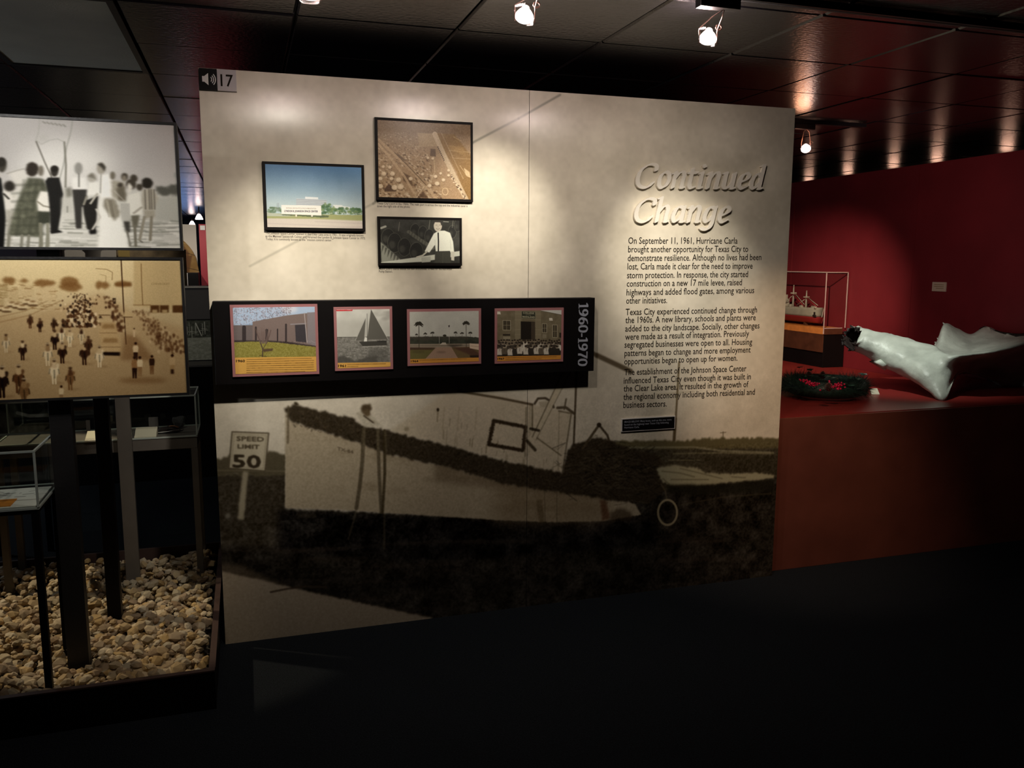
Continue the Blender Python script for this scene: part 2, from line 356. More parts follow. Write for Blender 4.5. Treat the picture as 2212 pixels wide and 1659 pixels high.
# ------------------------------------------------------------------ lettering drawn with a broad pen
def catmull(P, n=14):
    if len(P) == 2: return [(P[0][0]+(P[1][0]-P[0][0])*t/30., P[0][1]+(P[1][1]-P[0][1])*t/30.) for t in range(31)]
    Q = [P[0]]+list(P)+[P[-1]]; out = []
    for i in range(1, len(Q)-2):
        a, b, c, d = [np.array(q, float) for q in Q[i-1:i+3]]
        for k in range(n):
            t = k/n; out.append(tuple(.5*((2*b)+(-a+c)*t+(2*a-5*b+4*c-d)*t*t+(-a+3*b-3*c+d)*t**3)))
    return out+[tuple(P[-1])]
def pen_glyph(strokes, nw, nt, ang, shear, R=64, smooth=3):
    """returns closed outline loops; strokes in units of the x-height"""
    W, Hh, ox, oy = int(2.0*R), int(2.6*R), int(.35*R), int(.75*R)
    B = np.zeros((Hh, W), bool); ca, sa = math.cos(ang), math.sin(ang)
    yy, xx = np.mgrid[0:Hh, 0:W]
    for s in strokes:
        w_, t_ = (s[1], s[2]) if isinstance(s, tuple) and isinstance(s[0], list) else (nw, nt)
        pts = s[0] if isinstance(s, tuple) and isinstance(s[0], list) else s
        for x, y in catmull(pts):
            x = x+y*shear; cx, cy = x*R+ox, y*R+oy; k = int((w_+t_)*R)+2
            xa, xb, ya, yb = max(0, int(cx)-k), min(W, int(cx)+k+1), max(0, int(cy)-k), min(Hh, int(cy)+k+1)
            X = xx[ya:yb, xa:xb]+.5-cx; Y = yy[ya:yb, xa:xb]+.5-cy
            B[ya:yb, xa:xb] |= (np.abs(X*ca+Y*sa) <= w_*R/2) & (np.abs(-X*sa+Y*ca) <= t_*R/2)
    B[0] = B[-1] = False; B[:, 0] = B[:, -1] = False
    E = {}
    ys, xs = np.nonzero(B)
    for y, x in zip(ys.tolist(), xs.tolist()):
        if not B[y-1, x]: E.setdefault((x, y), []).append((x+1, y))
        if not B[y, x+1]: E.setdefault((x+1, y), []).append((x+1, y+1))
        if not B[y+1, x]: E.setdefault((x+1, y+1), []).append((x, y+1))
        if not B[y, x-1]: E.setdefault((x, y+1), []).append((x, y))
    loops = []
    while E:
        s0 = next(iter(E)); L = [s0]; c = E[s0].pop();
        if not E[s0]: del E[s0]
        while c != s0:
            L.append(c); n = E[c].pop()
            if not E[c]: del E[c]
            c = n
        if len(L) < 16: continue
        P = np.array(L, float)
        for _ in range(smooth): P = (np.roll(P, 1, 0)+P*2+np.roll(P, -1, 0))/4
        P = P[::3]; loops.append((P-[ox, oy])/R)
    return loops
def glyph_mesh(name, loops, fn, depth, m, parent):
    """fn maps glyph coordinates to the room; solid letter with thickness along +Y"""
    cu = bpy.data.curves.new('g', 'CURVE'); cu.dimensions = '2D'; cu.fill_mode = 'BOTH'; cu.extrude = .5; cu.bevel_depth = 0
    for L in loops:
        sp = cu.splines.new('POLY'); sp.points.add(len(L)-1)
        for p, q in zip(sp.points, L): p.co = (q[0], q[1], 0, 1)
        sp.use_cyclic_u = True
    o = bpy.data.objects.new('g', cu); COL.objects.link(o); dg = bpy.context.evaluated_depsgraph_get()
    me = bpy.data.meshes.new_from_object(o.evaluated_get(dg)); bpy.data.objects.remove(o); bpy.data.curves.remove(cu)
    V = [fn(v.co.x, v.co.y, (v.co.z+.5)*depth) for v in me.vertices]; F = [tuple(p.vertices) for p in me.polygons]; bpy.data.meshes.remove(me)
    return mesh_obj(name, V, F, m, parent)
# italic letters: (strokes, advance)
ST = lambda x, y0, y1: [(x, y0), (x, y1)]
GL = {
 'n': ([ST(.14, .05, .95), [(.02, .86), (.14, .96)], [(.16, .62), (.33, .90), (.52, .96), (.61, .78), (.60, .5), (.60, .05)], [(.60, .06), (.72, .07)]], .86),
 'i': ([ST(.14, .05, .95), [(.02, .90), (.14, .96)], [(.14, .06), (.26, .07)], ([(.13, 1.32), (.17, 1.36), (.21, 1.32), (.17, 1.28), (.13, 1.32)], .13, .13)], .46),
 't': ([[(.14, 1.16), (.14, .6), (.14, .25), (.24, .05), (.42, .10)], [(-.02, .93), (.42, .93)]], .56),
 'u': ([[(.14, .95), (.14, .45), (.16, .14), (.32, .06), (.48, .2), (.60, .45)], ST(.60, .05, .95), [(.02, .93), (.14, .96)], [(.60, .06), (.74, .07)]], .86),
 'e': ([[(.14, .46), (.36, .52), (.54, .66), (.54, .86), (.38, .95), (.2, .8), (.12, .5), (.14, .2), (.32, .05), (.56, .18)]], .68),
 'd': ([[(.56, .8), (.40, .93), (.22, .82), (.12, .5), (.14, .2), (.28, .06), (.42, .16), (.58, .42)], [(.60, .05), (.60, 1.42)], [(.48, 1.40), (.60, 1.44)], [(.60, .06), (.74, .07)]], .86),
 'C': ([[(.98, 1.02), (.96, 1.26), (.76, 1.36), (.5, 1.3), (.22, 1.02), (.13, .6), (.24, .2), (.52, .04), (.78, .1), (.96, .34)]], 1.15),
 'o': ([[(.36, .95), (.18, .78), (.12, .45), (.2, .12), (.38, .05), (.56, .24), (.62, .56), (.54, .86), (.36, .95)]], .76),
 'h': ([ST(.14, .05, 1.42), [(.02, 1.38), (.14, 1.44)], [(.16, .62), (.33, .90), (.52, .96), (.61, .78), (.60, .5), (.60, .05)], [(.60, .06), (.72, .07)]], .86),
 'a': ([[(.56, .84), (.38, .93), (.22, .82), (.12, .5), (.14, .2), (.26, .06), (.42, .18), (.58, .46)], ST(.60, .05, .95), [(.60, .06), (.74, .07)]], .86),
 'g': ([[(.56, .84), (.38, .93), (.22, .82), (.12, .5), (.14, .2), (.26, .06), (.42, .18), (.58, .46)], [(.60, .95), (.60, .3), (.58, -.1), (.46, -.34), (.22, -.38), (.06, -.3)]], .84),
}
# upright digits with vertical stress (units: digit height 1)
DG = {
 '0': ([[(.33, .96), (.14, .75), (.13, .25), (.33, .04), (.53, .25), (.54, .75), (.33, .96)]], .68),
 '1': ([ST(.28, .03, .96), [(.10, .82), (.28, .96)], ([(.10, .03), (.46, .03)], .06, .06)], .50),
 '6': ([[(.52, .94), (.3, .86), (.16, .6), (.13, .3), (.33, .04), (.53, .2), (.52, .46), (.34, .58), (.18, .42)]], .66),
 '9': ([[(.14, .06), (.36, .14), (.5, .4), (.53, .7), (.33, .96), (.13, .8), (.14, .54), (.32, .42), (.48, .58)]], .66),
 '7': ([([(.1, .93), (.56, .93)], .14, .12), [(.52, .92), (.38, .55), (.28, .3), (.26, .04)]], .60),
 '-': ([([(.06, .36), (.28, .36)], .10, .12)], .36),
}
# ------------------------------------------------------------------ the big mural print
PW, PH = 2.803, 2.44
def draw_mural():
    q = [proj((x, 0, z)) for x, z in ((0, PH), (PW, PH), (PW, 0), (0, 0))]
    c = Canvas(1600, 1393, q, (222, 213, 192))
    c.grain(16, 90, 2); c.grain(7, 14, 2)
    def z3(*p): return [(440+a/3.456, 820+b/3.456) for a, b in p]
    def z4(*p): return [(1040+a/3.19, 780+b/3.19) for a, b in p]
    # cables, pole, mast
    for p in ([(1210, 205), (1120, 256)], [(1120, 256), (1025, 306), (806, 440)], [(806, 440), (640, 522), (540, 575)]):
        c.line(p, 4.2, (120, 116, 98), .6 if p[0][0] > 1100 else .45 if p[0][0] > 900 else .28, 2.5)
    c.line([(1190, 715), (1240, 742), (1290, 768)], 9, (84, 70, 50), .8, 4); c.line([(1290, 768), (1352, 797), (1362, 802)], 11, (84, 70, 50), .85, 5)
    c.line([(1467, 782), (1462, 870), (1456, 950)], 5, (110, 95, 66), .85, 2); c.line([(1459, 905), (1456, 952)], 8, (90, 76, 52), .8, 3)
    c.line([(1436, 838), (1488, 832)], 3, (150, 138, 108), .5, 2); c.line([(1418, 852), (1500, 846)], 3, (150, 138, 108), .4, 2)
    c.line([(1562, 933), (1562, 948)], 2.5, (110, 100, 75), .8); c.line([(1556, 935), (1568, 934)], 2, (110, 100, 75), .8)
    # far land
    c.poly([(1240, 958), (1300, 955), (1380, 951), (1460, 953), (1540, 947), (1690, 946), (1690, 1060), (1240, 1060)], (104, 96, 66), 1, 1.5, 7, 8)
    c.poly([(1240, 972), (1690, 968), (1690, 1060), (1240, 1060)], (74, 68, 52), 1, 1.5, 3)
    for p, w_, k in (([(1355, 967), (1500, 966), (1560, 974), (1670, 978)], 5, 150), ([(1455, 980), (1560, 978), (1670, 980)], 4, 128), ([(1445, 994), (1510, 994)], 3, 130), ([(1540, 997), (1620, 996)], 3, 96), ([(1350, 985), (1430, 986)], 3, 80)):
        c.line(p, w_, (k, k-4, k-32), .7, 2.5)
    c.poly([(1510, 985), (1690, 985), (1690, 1030), (1560, 1024)], (58, 52, 38), .8, 4, 6)
    # dark grass everywhere below
    c.poly([(440, 1026), (617, 1022), (617, 1100), (1100, 1120), (1300, 1118), (1400, 1060), (1690, 1030), (1690, 1400), (440, 1400)], (47, 42, 34), 1, 2, 6)
    c.poly([(440, 1026), (617, 1022), (617, 1180), (440, 1180)], (70, 62, 48), .8, 6, 10)
    c.poly([(600, 1100), (1080, 1126), (1300, 1128), (1420, 1130), (1420, 1180), (900, 1215), (600, 1190)], (24, 21, 18), .85, 8, 8)
    c.grain(34, 30, 3, box=[(440, 1140), (1690, 1140), (1690, 1400), (440, 1400)]); c.grain(22, 5, 2, box=[(440, 1040), (1690, 1040), (1690, 1400), (440, 1400)])
    for k in range(46):
        x = rnd.uniform(480, 1500); y = rnd.uniform(1180, 1330)-(x-480)*.03; L = rnd.uniform(60, 220)
        c.line([(x, y), (x+L, y-L*.02+rnd.uniform(-5, 5))], rnd.uniform(3, 9), rnd.choice([(84, 72, 60), (34, 30, 26), (70, 62, 54)]), .28, 6)
    # tree line behind the road sign
    c.poly([(440, 992), (482, 990), (500, 978), (520, 984), (560, 982), (584, 972), (620, 984), (620, 1028), (440, 1028)], (92, 84, 64), 1, 2, 8, 8)
    c.line([(466, 1016), (620, 1018)], 2.5, (130, 120, 96), .6, 2)
    # cabin
    c.poly(z3((1380, 385), (1850, 75))+[(1060, 851), (1150, 873), (1234, 893), (1215, 1021), (1134, 1006), (1040, 982)]+z3((1600, 440)), (206, 192, 164), .75, 4)
    c.line([(990, 845), (1080, 860), (1150, 874)], 5, (84, 70, 50), .9, 3); c.line([(1150, 874), (1150, 930)], 3, (90, 78, 56), .8, 2)
    W = z4((85, 410), (305, 455), (285, 615), (50, 575), (85, 410)); c.line(W, 7.5, (58, 46, 32), 1, 4)
    for k in range(120): i = k % 4; t = rnd.random(); c.ell(W[i][0]+(W[i+1][0]-W[i][0])*t+rnd.uniform(-4, 4), W[i][1]+(W[i+1][1]-W[i][1])*t+rnd.uniform(-4, 4), 2, 1.6, (58, 46, 32), .7)
    c.line([(1155, 872), (1162, 861), (1178, 860), (1192, 868), (1196, 880)], 5, (74, 62, 46), .9, 2); c.poly([(1163, 868), (1185, 866), (1188, 880), (1168, 880)], (190, 178, 152), .9, 1)
    c.line([(1204, 881), (1222, 880), (1240, 893)], 6, (84, 72, 54), .9, 2); c.line([(1223, 862), (1219, 884)], 4, (90, 78, 58), .8, 2)
    c.line([(1207, 888), (1234, 893), (1215, 1021)], 3.5, (110, 98, 76), .8, 2); c.line([(1208, 890), (1205, 1015)], 2.5, (150, 138, 112), .6, 2)
    c.line([(1146, 880), (1141, 975), (1128, 1004)], 8, (186, 174, 148), .8, 2); c.line([(1137, 880), (1134, 985)], 2.5, (100, 88, 66), .7, 2)
    c.line([(1231, 790), (1190, 872), (1147, 950)], 13, (208, 196, 168), 1, 2); c.line([(1222, 790), (1150, 944)], 2.5, (90, 78, 58), .7, 2); c.line([(1238, 792), (1158, 950)], 2, (100, 88, 66), .6, 2)
    c.line([(1246, 780), (1243, 870), (1239, 968)], 4.5, (76, 64, 46), .95, 2)
    c.line([(1146, 926), (1164, 930)], 6, (50, 42, 30), .9, 2); c.line([(1160, 946), (1212, 984)], 3, (110, 98, 74), .8, 2); c.line([(1138, 952), (1156, 972)], 7, (64, 54, 38), .9, 3)
    for k in range(40):
        x = rnd.uniform(940, 1215); y = 880+(x-940)*.42+rnd.uniform(5, 60); c.line([(x, y), (x-1, y+rnd.uniform(6, 26))], rnd.uniform(1.2, 3), (128, 112, 84), rnd.uniform(.2, .6), 2)
    for x in (960, 992, 1030): c.line([(x, 880), (x-4, 930)], 3, (168, 150, 120), .4, 3)
    c.ell(946, 885, 3, 4, (60, 50, 36)); c.ell(878, 927, 6, 5, (150, 136, 108), .7, 2)
    # light hull
    H1 = z3((608, 200), (625, 310), (640, 310), (920, 400), (1150, 470), (1380, 560), (1850, 660), (2212, 770))+[(1200, 1062), (1307, 1072), (1372, 1088), (1385, 1112), (1300, 1126), (1197, 1128), (1080, 1124)]+z3((1300, 990), (1140, 975), (608, 958))
    c.poly(H1, (186, 172, 145), 1, 1.2, 1.5)
    c.poly([(1070, 1042), (1200, 1060), (1307, 1072), (1310, 1128), (1070, 1126)], (138, 120, 92), .8, 28); c.poly([(940, 985), (1310, 1060), (1310, 1078), (940, 1040)], (110, 94, 70), .6, 9)
    P = c.T([(617, 900), (1100, 1130)]); x0, y0, x1, y1 = int(P[0, 0]), int(P[0, 1]), int(P[1, 0]), int(P[1, 1])
    yy, xx = np.mgrid[y0:y1, x0:x1]; ht = (np.sin((xx+yy)*1.35)*np.sin((xx-yy)*1.35))*.035
    c.a[y0:y1, x0:x1] += (ht*(c.a[y0:y1, x0:x1, 0] > .55))[..., None]
    for k in range(60):
        x = rnd.uniform(640, 1290); c.ell(x, rnd.uniform(930+(x-640)*.22, 1115), rnd.uniform(4, 26), rnd.uniform(2, 9), rnd.choice([(150, 136, 108), (204, 190, 162), (140, 124, 96)]), .22, 4)
    c.line([(1165, 1085), (1170, 1122)], 14, (104, 88, 62), .6, 5); c.line([(1176, 1060), (1178, 1128)], 1.5, (90, 78, 58), .7); c.line([(1203, 1062), (1203, 1128)], 1.5, (90, 78, 58), .7)
    c.poly([(1296, 1080), (1310, 1080), (1318, 1122), (1300, 1124)], (96, 62, 40), .8, 3, 4); c.poly([(1318, 1108), (1340, 1096), (1368, 1112), (1360, 1126), (1316, 1124)], (70, 56, 40), .7, 4, 5)
    # dark sheer band and the tangle at the stern
    D = z3((600, 215), (640, 200), (700, 185), (720, 195), (860, 230), (1120, 290), (1180, 340), (1380, 385), (1600, 440), (1880, 510), (2212, 600))+[(1134, 1006), (1215, 1021), (1226, 975), (1240, 958), (1262, 955), (1292, 944), (1318, 952), (1360, 968), (1420, 984), (1440, 1010), (1436, 1060), (1400, 1088), (1300, 1078), (1200, 1062), (1080, 1043)]+z3((1850, 660), (1380, 560), (1150, 470), (920, 400), (640, 310))
    c.poly(D, (62, 53, 39), 1, 1.8, 5, 7)
    for k in range(420):
        t = rnd.random(); x = 622+t*590; y = 880+t*150+rnd.uniform(-2, 38)*(1 if t > .02 else .5); c.line([(x, y), (x+rnd.uniform(-5, 7), y+rnd.uniform(-4, 5))], rnd.uniform(1, 2.6), rnd.choice([(98, 86, 64), (34, 28, 20), (84, 72, 54)]), .5, 2)
    for k in range(520):
        x = rnd.gauss(1320, 55); y = rnd.gauss(1015, 27); L = rnd.uniform(6, 34); a = rnd.uniform(-.7, .9); c.line([(x, y), (x+L*math.cos(a), y+L*math.sin(a))], rnd.uniform(1, 3), rnd.choice([(104, 94, 72), (26, 22, 17), (40, 34, 26), (80, 70, 54)]), .45, 2)
    c.line([(1259, 968), (1294, 918)], 6, (84, 72, 52), .95, 2); c.line([(1294, 918), (1312, 940), (1316, 953)], 5, (74, 62, 46), .95, 2); c.ell(1294, 918, 5, 5, (60, 50, 36))
    c.line(z3((632, 200), (628, 470)), 4, (96, 84, 62), .7, 3); c.line(z3((612, 330), (612, 955)), 1.5, (206, 194, 168), .6, 1.5)
    c.text('TX-84', 729, 972, 7, 34, (96, 84, 64), .75, .24, .6)
    # person at the rail
    for p, w_, k in ((z3((1195, 370), (1185, 600), (1165, 800), (1140, 960)), 8, 92), (z3((1300, 380), (1310, 700), (1325, 990)), 7, 96), (z3((1350, 380), (1352, 700), (1335, 990)), 6, 66)):
        c.line(p, w_, (k, k-10, k-30), .85, 3)
    for p in (z3((1200, 380), (1195, 520)), z3((1355, 390), (1365, 540)), z3((1300, 390), (1302, 520)), z3((1140, 980), (1080, 1190)), z3((1350, 1000), (1348, 1260))): c.line(p, 4, (122, 112, 88), .4, 4)
    c.poly(z3((1135, 250), (1180, 235), (1260, 270), (1330, 345), (1200, 355)), (206, 198, 176), 1, 1.5); c.line(z3((1210, 275), (1275, 320)), 4, (70, 58, 42), .8, 2)
    c.ell(791, 883, 12, 11, (84, 70, 50), 1, 1.5, 0, 5, 4); c.poly([(782, 888), (796, 884), (801, 896), (790, 902)], (104, 88, 64), 1, 1.5); c.line([(773, 893), (800, 905), (812, 914)], 4, (196, 186, 162), .9, 2); c.line([(786, 898), (806, 913)], 3, (70, 58, 42), .8, 2)
    c.ell(640, 873, 5, 4, (70, 60, 44), 1, 1, 0, 3)
    # debris, ring
    c.poly([(1417, 1012), (1430, 1008), (1457, 1005), (1504, 1010), (1523, 1021), (1573, 1024), (1636, 1021), (1672, 1027), (1672, 1034), (1620, 1038), (1541, 1047), (1450, 1049), (1430, 1040)], (172, 168, 138), 1, 1.5, 4)
    for p in ([(1430, 1018), (1470, 1022), (1500, 1030)], [(1470, 1012), (1520, 1024), (1560, 1034)], [(1450, 1036), (1530, 1036)], [(1580, 1030), (1610, 1032)], [(1432, 1034), (1446, 1046)]): c.line(p, 3, (104, 100, 76), .6, 3)
    c.poly([(1440, 1048), (1541, 1047), (1672, 1036), (1672, 1060), (1500, 1070), (1440, 1062)], (36, 34, 24), .85, 4, 4)
    c.line([(1428, 1046), (1438, 1062), (1440, 1082)], 3, (110, 100, 76), .7, 2)
    c.ring(1442, 1107, 20.5, 27, 5.5, (170, 160, 130), .95); c.line([(1472, 1090), (1560, 1074), (1665, 1066)], 3, (96, 90, 70), .5, 4)
    # road sign
    S = z3((212, 390), (485, 400), (458, 682), (188, 662)); c.poly(S, (196, 186, 160), 1, 1); c.line(S+[S[0]], 3, (88, 78, 60), .8, 1.5)
    I = z3((228, 408), (468, 418), (444, 664), (206, 646)); c.line(I+[I[0]], 1.3, (120, 108, 84), .5, 1.5)
    c.text('SPEED', 511, 952, 10, 59, (82, 72, 54), .85, .03, 1.0); c.text('LIMIT', 513.5, 968.5, 9, 47, (82, 72, 54), .9, .03, 1.0); c.text('50', 503, 1009, 28, 60, (62, 52, 38), 1, .03, 2.6)
    c.poly(z3((292, 685), (333, 688), (300, 1050), (252, 1040)), (166, 156, 130), 1, 1.5, 1.5)
    c.ell(492, 1114, 5.5, 5.5, (132, 126, 112), .9, 1.5)
    # road
    c.poly([(440, 1214), (520, 1222), (642, 1278), (900, 1326), (960, 1342), (440, 1420)], (96, 84, 68), .8, 4, 6)
    c.poly([(440, 1228), (478, 1234), (560, 1252), (614, 1266), (700, 1285), (773, 1301), (860, 1320), (945, 1338), (945, 1420), (440, 1420)], (176, 162, 140), 1, 2.5, 3)
    c.line([(585, 1279), (620, 1272), (660, 1267), (705, 1268)], 4, (70, 58, 44), .85, 2.5); c.grain(10, 3, 2, box=[(440, 1228), (945, 1228), (945, 1420), (440, 1420)])
    c.grain(13, 4, 2, box=[(617, 900), (1400, 900), (1400, 1130), (617, 1130)]); c.grain(7, 2, 1, box=[(440, 840), (1690, 840), (1690, 1400), (440, 1400)]); c.a[:] = np.clip(c.a, 0, 1); c.a = blur(c.a, 1)
    return c.image('mural_print')
# ------------------------------------------------------------------ framed photos on the mural
def draw_blue(r):
    c = Canvas(470, 300, rquad(r, -.02, (540, 240), 4.254), (150, 185, 215)); g = c.h
    for k in range(c.h):
        t = k/c.h/.62; c.a[k, :, :] = np.array([92, 140, 184])/255*(1-min(t, 1))+np.array([186, 204, 206])/255*min(t, 1)
    c.a += (noise2(c.h, c.w, 90, 3)*.05*np.linspace(1, .2, c.h)[:, None])[..., None]
    c.poly([(425, 803), (508, 806), (508, 786), (627, 793), (627, 812), (705, 820), (705, 875), (425, 868)], (202, 208, 210), 1, .5)
    for y in (812, 826, 840, 854): c.line([(427, y), (703, y+12)], 5, (142, 150, 160), .8)
    c.poly([(508, 787), (627, 793), (627, 808), (508, 806)], (236, 240, 238), 1, .5)
    c.poly([(765, 860), (850, 864), (850, 872), (918, 880), (918, 896), (765, 890)], (232, 236, 230), 1, .5)
    for k in range(130):
        x = rnd.uniform(640, 1030); top = 890-40*math.exp(-((x-715)/55.)**2)+(x-800)*.03; c.ell(x, rnd.uniform(top, 945), rnd.uniform(8, 22), rnd.uniform(6, 14), rnd.choice([(86, 120, 72), (66, 98, 62), (122, 146, 92), (80, 112, 84)]), .7, 1, 0, 2)
    for k in range(40): c.ell(rnd.uniform(165, 290), rnd.uniform(885, 935), 12, 8, rnd.choice([(96, 122, 92), (120, 140, 112)]), .7, 1)
    c.poly([(150, 935), (290, 945), (640, 950), (1040, 955), (1040, 1010), (150, 990)], (160, 164, 110), 1, 1, 2); c.poly([(150, 930), (300, 950), (420, 968), (150, 965)], (186, 192, 176), .9, 1)
    for k in range(70): x = rnd.uniform(700, 1030); c.ell(x, 936+rnd.uniform(-4, 8), 3, 3, (210, 214, 205), .7)
    for x in (250, 263): c.line([(x, 845), (x, 920)], 4, (120, 130, 136), .7)
    c.poly([(150, 985), (580, 990), (1045, 1008), (1045, 1110), (150, 1080)], (208, 198, 184), 1, 1.5)
    for p in ([(150, 1030), (600, 1050), (1040, 1072)], [(600, 1015), (1040, 1032)], [(800, 1075), (1040, 1062)]): c.line(p, 9, (188, 176, 168), .6, 5)
    c.poly([(290, 945), (660, 958), (725, 962), (720, 975), (660, 978), (300, 955)], (70, 84, 62), .8, 1, 2)
    c.poly([(287, 862), (655, 868), (657, 960), (290, 945)], (240, 238, 228), 1, .4)
    c.text('NATIONAL AERONAUTICS & SPACE ADMINISTRATION', 332, 896, 12, 276, (150, 132, 112), .8, .02); c.text('LYNDON B. JOHNSON SPACE CENTER', 316, 926, 17, 308, (96, 92, 96), .95, .01, .4)
    for x in (425, 570): c.poly([(x-8, 950), (x+8, 950), (x+8, 970), (x-8, 970)], (236, 230, 215), .9)
    c.grain(6, 2); return c.image('space_center_print')
def draw_aerial(r):
    c = Canvas(440, 380, rquad(r, -.02, (540, 240), 4.254), (170, 140, 104)); Q = (186, 158, 122)
    for k in range(c.h): c.a[k] *= .78+.22*min(1, k/c.h*2.2)
    c.poly([(1160, 75), (2040, 130), (2040, 230), (1160, 190)], (128, 100, 66), .8, 8)
    c.poly([(1690, 200), (1880, 215), (2040, 420), (2040, 820), (1990, 820), (1900, 560)], (140, 106, 56), .9, 3)
    for k in range(1500):
        x = rnd.uniform(1170, 1760); y = rnd.uniform(190, 790)
        if x > 1560+(y-200)*.35 or (x < 1500 and y > 500 and x > 1250+(y-450)*.7): continue
        s_ = .4+(y-150)/700; w_ = rnd.uniform(5, 20)*s_; c.poly([(x, y), (x+w_, y+w_*.3), (x+w_*1.3, y+w_*1.1), (x+w_*.2, y+w_*.8)], rnd.choice([(206, 184, 150), (112, 84, 54), (190, 166, 130), (88, 64, 42), (226, 208, 176)]), .7, .3)
    c.poly([(1540, 200), (1690, 205), (1740, 320), (1560, 330)], (176, 150, 112), .9, 2)
    c.poly([(1660, 345), (1705, 350), (1710, 420), (1655, 410)], (92, 66, 42), .9, 1); c.poly([(1400, 560), (1480, 600), (1500, 690), (1410, 640)], (104, 78, 50), .9, 2)
    c.poly([(1235, 720), (1275, 668), (1345, 715), (1340, 745), (1240, 745)], (84, 60, 40), .9, 1); c.poly([(1550, 790), (1590, 735), (1640, 800)], (96, 70, 44), .9, 2)
    for p, w_, cl in (([(1180, 300), (1290, 430), (1420, 600), (1530, 790)], 22, (198, 170, 132)), ([(1180, 260), (1330, 400), (1500, 560), (1720, 810)], 26, (190, 162, 124)), ([(1700, 210), (1790, 420), (1900, 640), (1990, 815)], 46, (204, 182, 148)), ([(1760, 200), (1830, 350), (1960, 620)], 8, (176, 146, 104)),
                      ([(1180, 745), (1320, 745), (1470, 740)], 14, (184, 156, 118)), ([(1190, 650), (1260, 560), (1290, 470)], 8, (178, 150, 112)), ([(1480, 720), (1640, 690), (1700, 560), (1690, 420)], 9, (198, 172, 134)), ([(1530, 800), (1600, 690)], 9, (214, 190, 156)), ([(1180, 440), (1300, 450)], 6, (190, 164, 128)), ([(1760, 520), (1770, 800)], 10, (180, 150, 108)), ([(1690, 710), (1850, 715)], 8, (182, 152, 110)), ([(1830, 360), (2040, 380)], 6, (196, 168, 124)), ([(1860, 430), (2030, 440)], 5, (190, 160, 116)), ([(1930, 500), (2000, 600), (2040, 610)], 6, (196, 168, 124))):
        c.line(p, w_, cl, .85, 2)
    c.line([(1330, 380), (1480, 530), (1620, 680)], 8, (96, 72, 46), .8, 2); c.line([(1360, 400), (1420, 450)], 16, (84, 62, 40), .6, 3)
    for x, y, q in ((1200, 690, 24), (1330, 700, 28), (1385, 695, 30), (1230, 575, 24), (1310, 575, 24), (1365, 630, 26), (1300, 620, 18), (1285, 515, 18), (1225, 510, 16), (1650, 685, 20), (1720, 665, 22), (1705, 600, 18), (1778, 632, 18), (1752, 572, 14), (1680, 435, 14), (1635, 430, 13), (1585, 580, 15), (1200, 620, 20), (1825, 545, 14), (1478, 620, 20), (1825, 590, 14)):
        c.ell(x, y+4, q*1.05, q, (112, 84, 54), .7, 1); c.ell(x, y, q, q*.88, (216, 194, 158), 1, .6); c.ell(x+2, y-3, q*.65, q*.5, (232, 214, 182), .8, 1)
    c.ring(1795, 738, 26, 32, 7, (214, 188, 146), .9)
    for k in range(9): c.ell(1728+k*7, 330+k*15, 5, 7, (72, 50, 34), .9)
    for k in range(60):
        t = rnd.random(); c.ell(1850+t*130, 600+t*200+rnd.uniform(-20, 20), rnd.uniform(3, 10), rnd.uniform(3, 8), rnd.choice([(226, 206, 172), (84, 60, 38)]), .8)
    c.poly([(1965, 520), (2020, 560), (2025, 610), (1985, 590)], (224, 200, 158), .8, 1); c.poly([(1820, 310), (1960, 330), (1980, 400), (1850, 360)], (170, 134, 78), .7, 3); c.line([(1870, 235), (1945, 275)], 6, (190, 160, 110), .8)
    c.grain(16, 4, 2); return c.image('aerial_port_print')
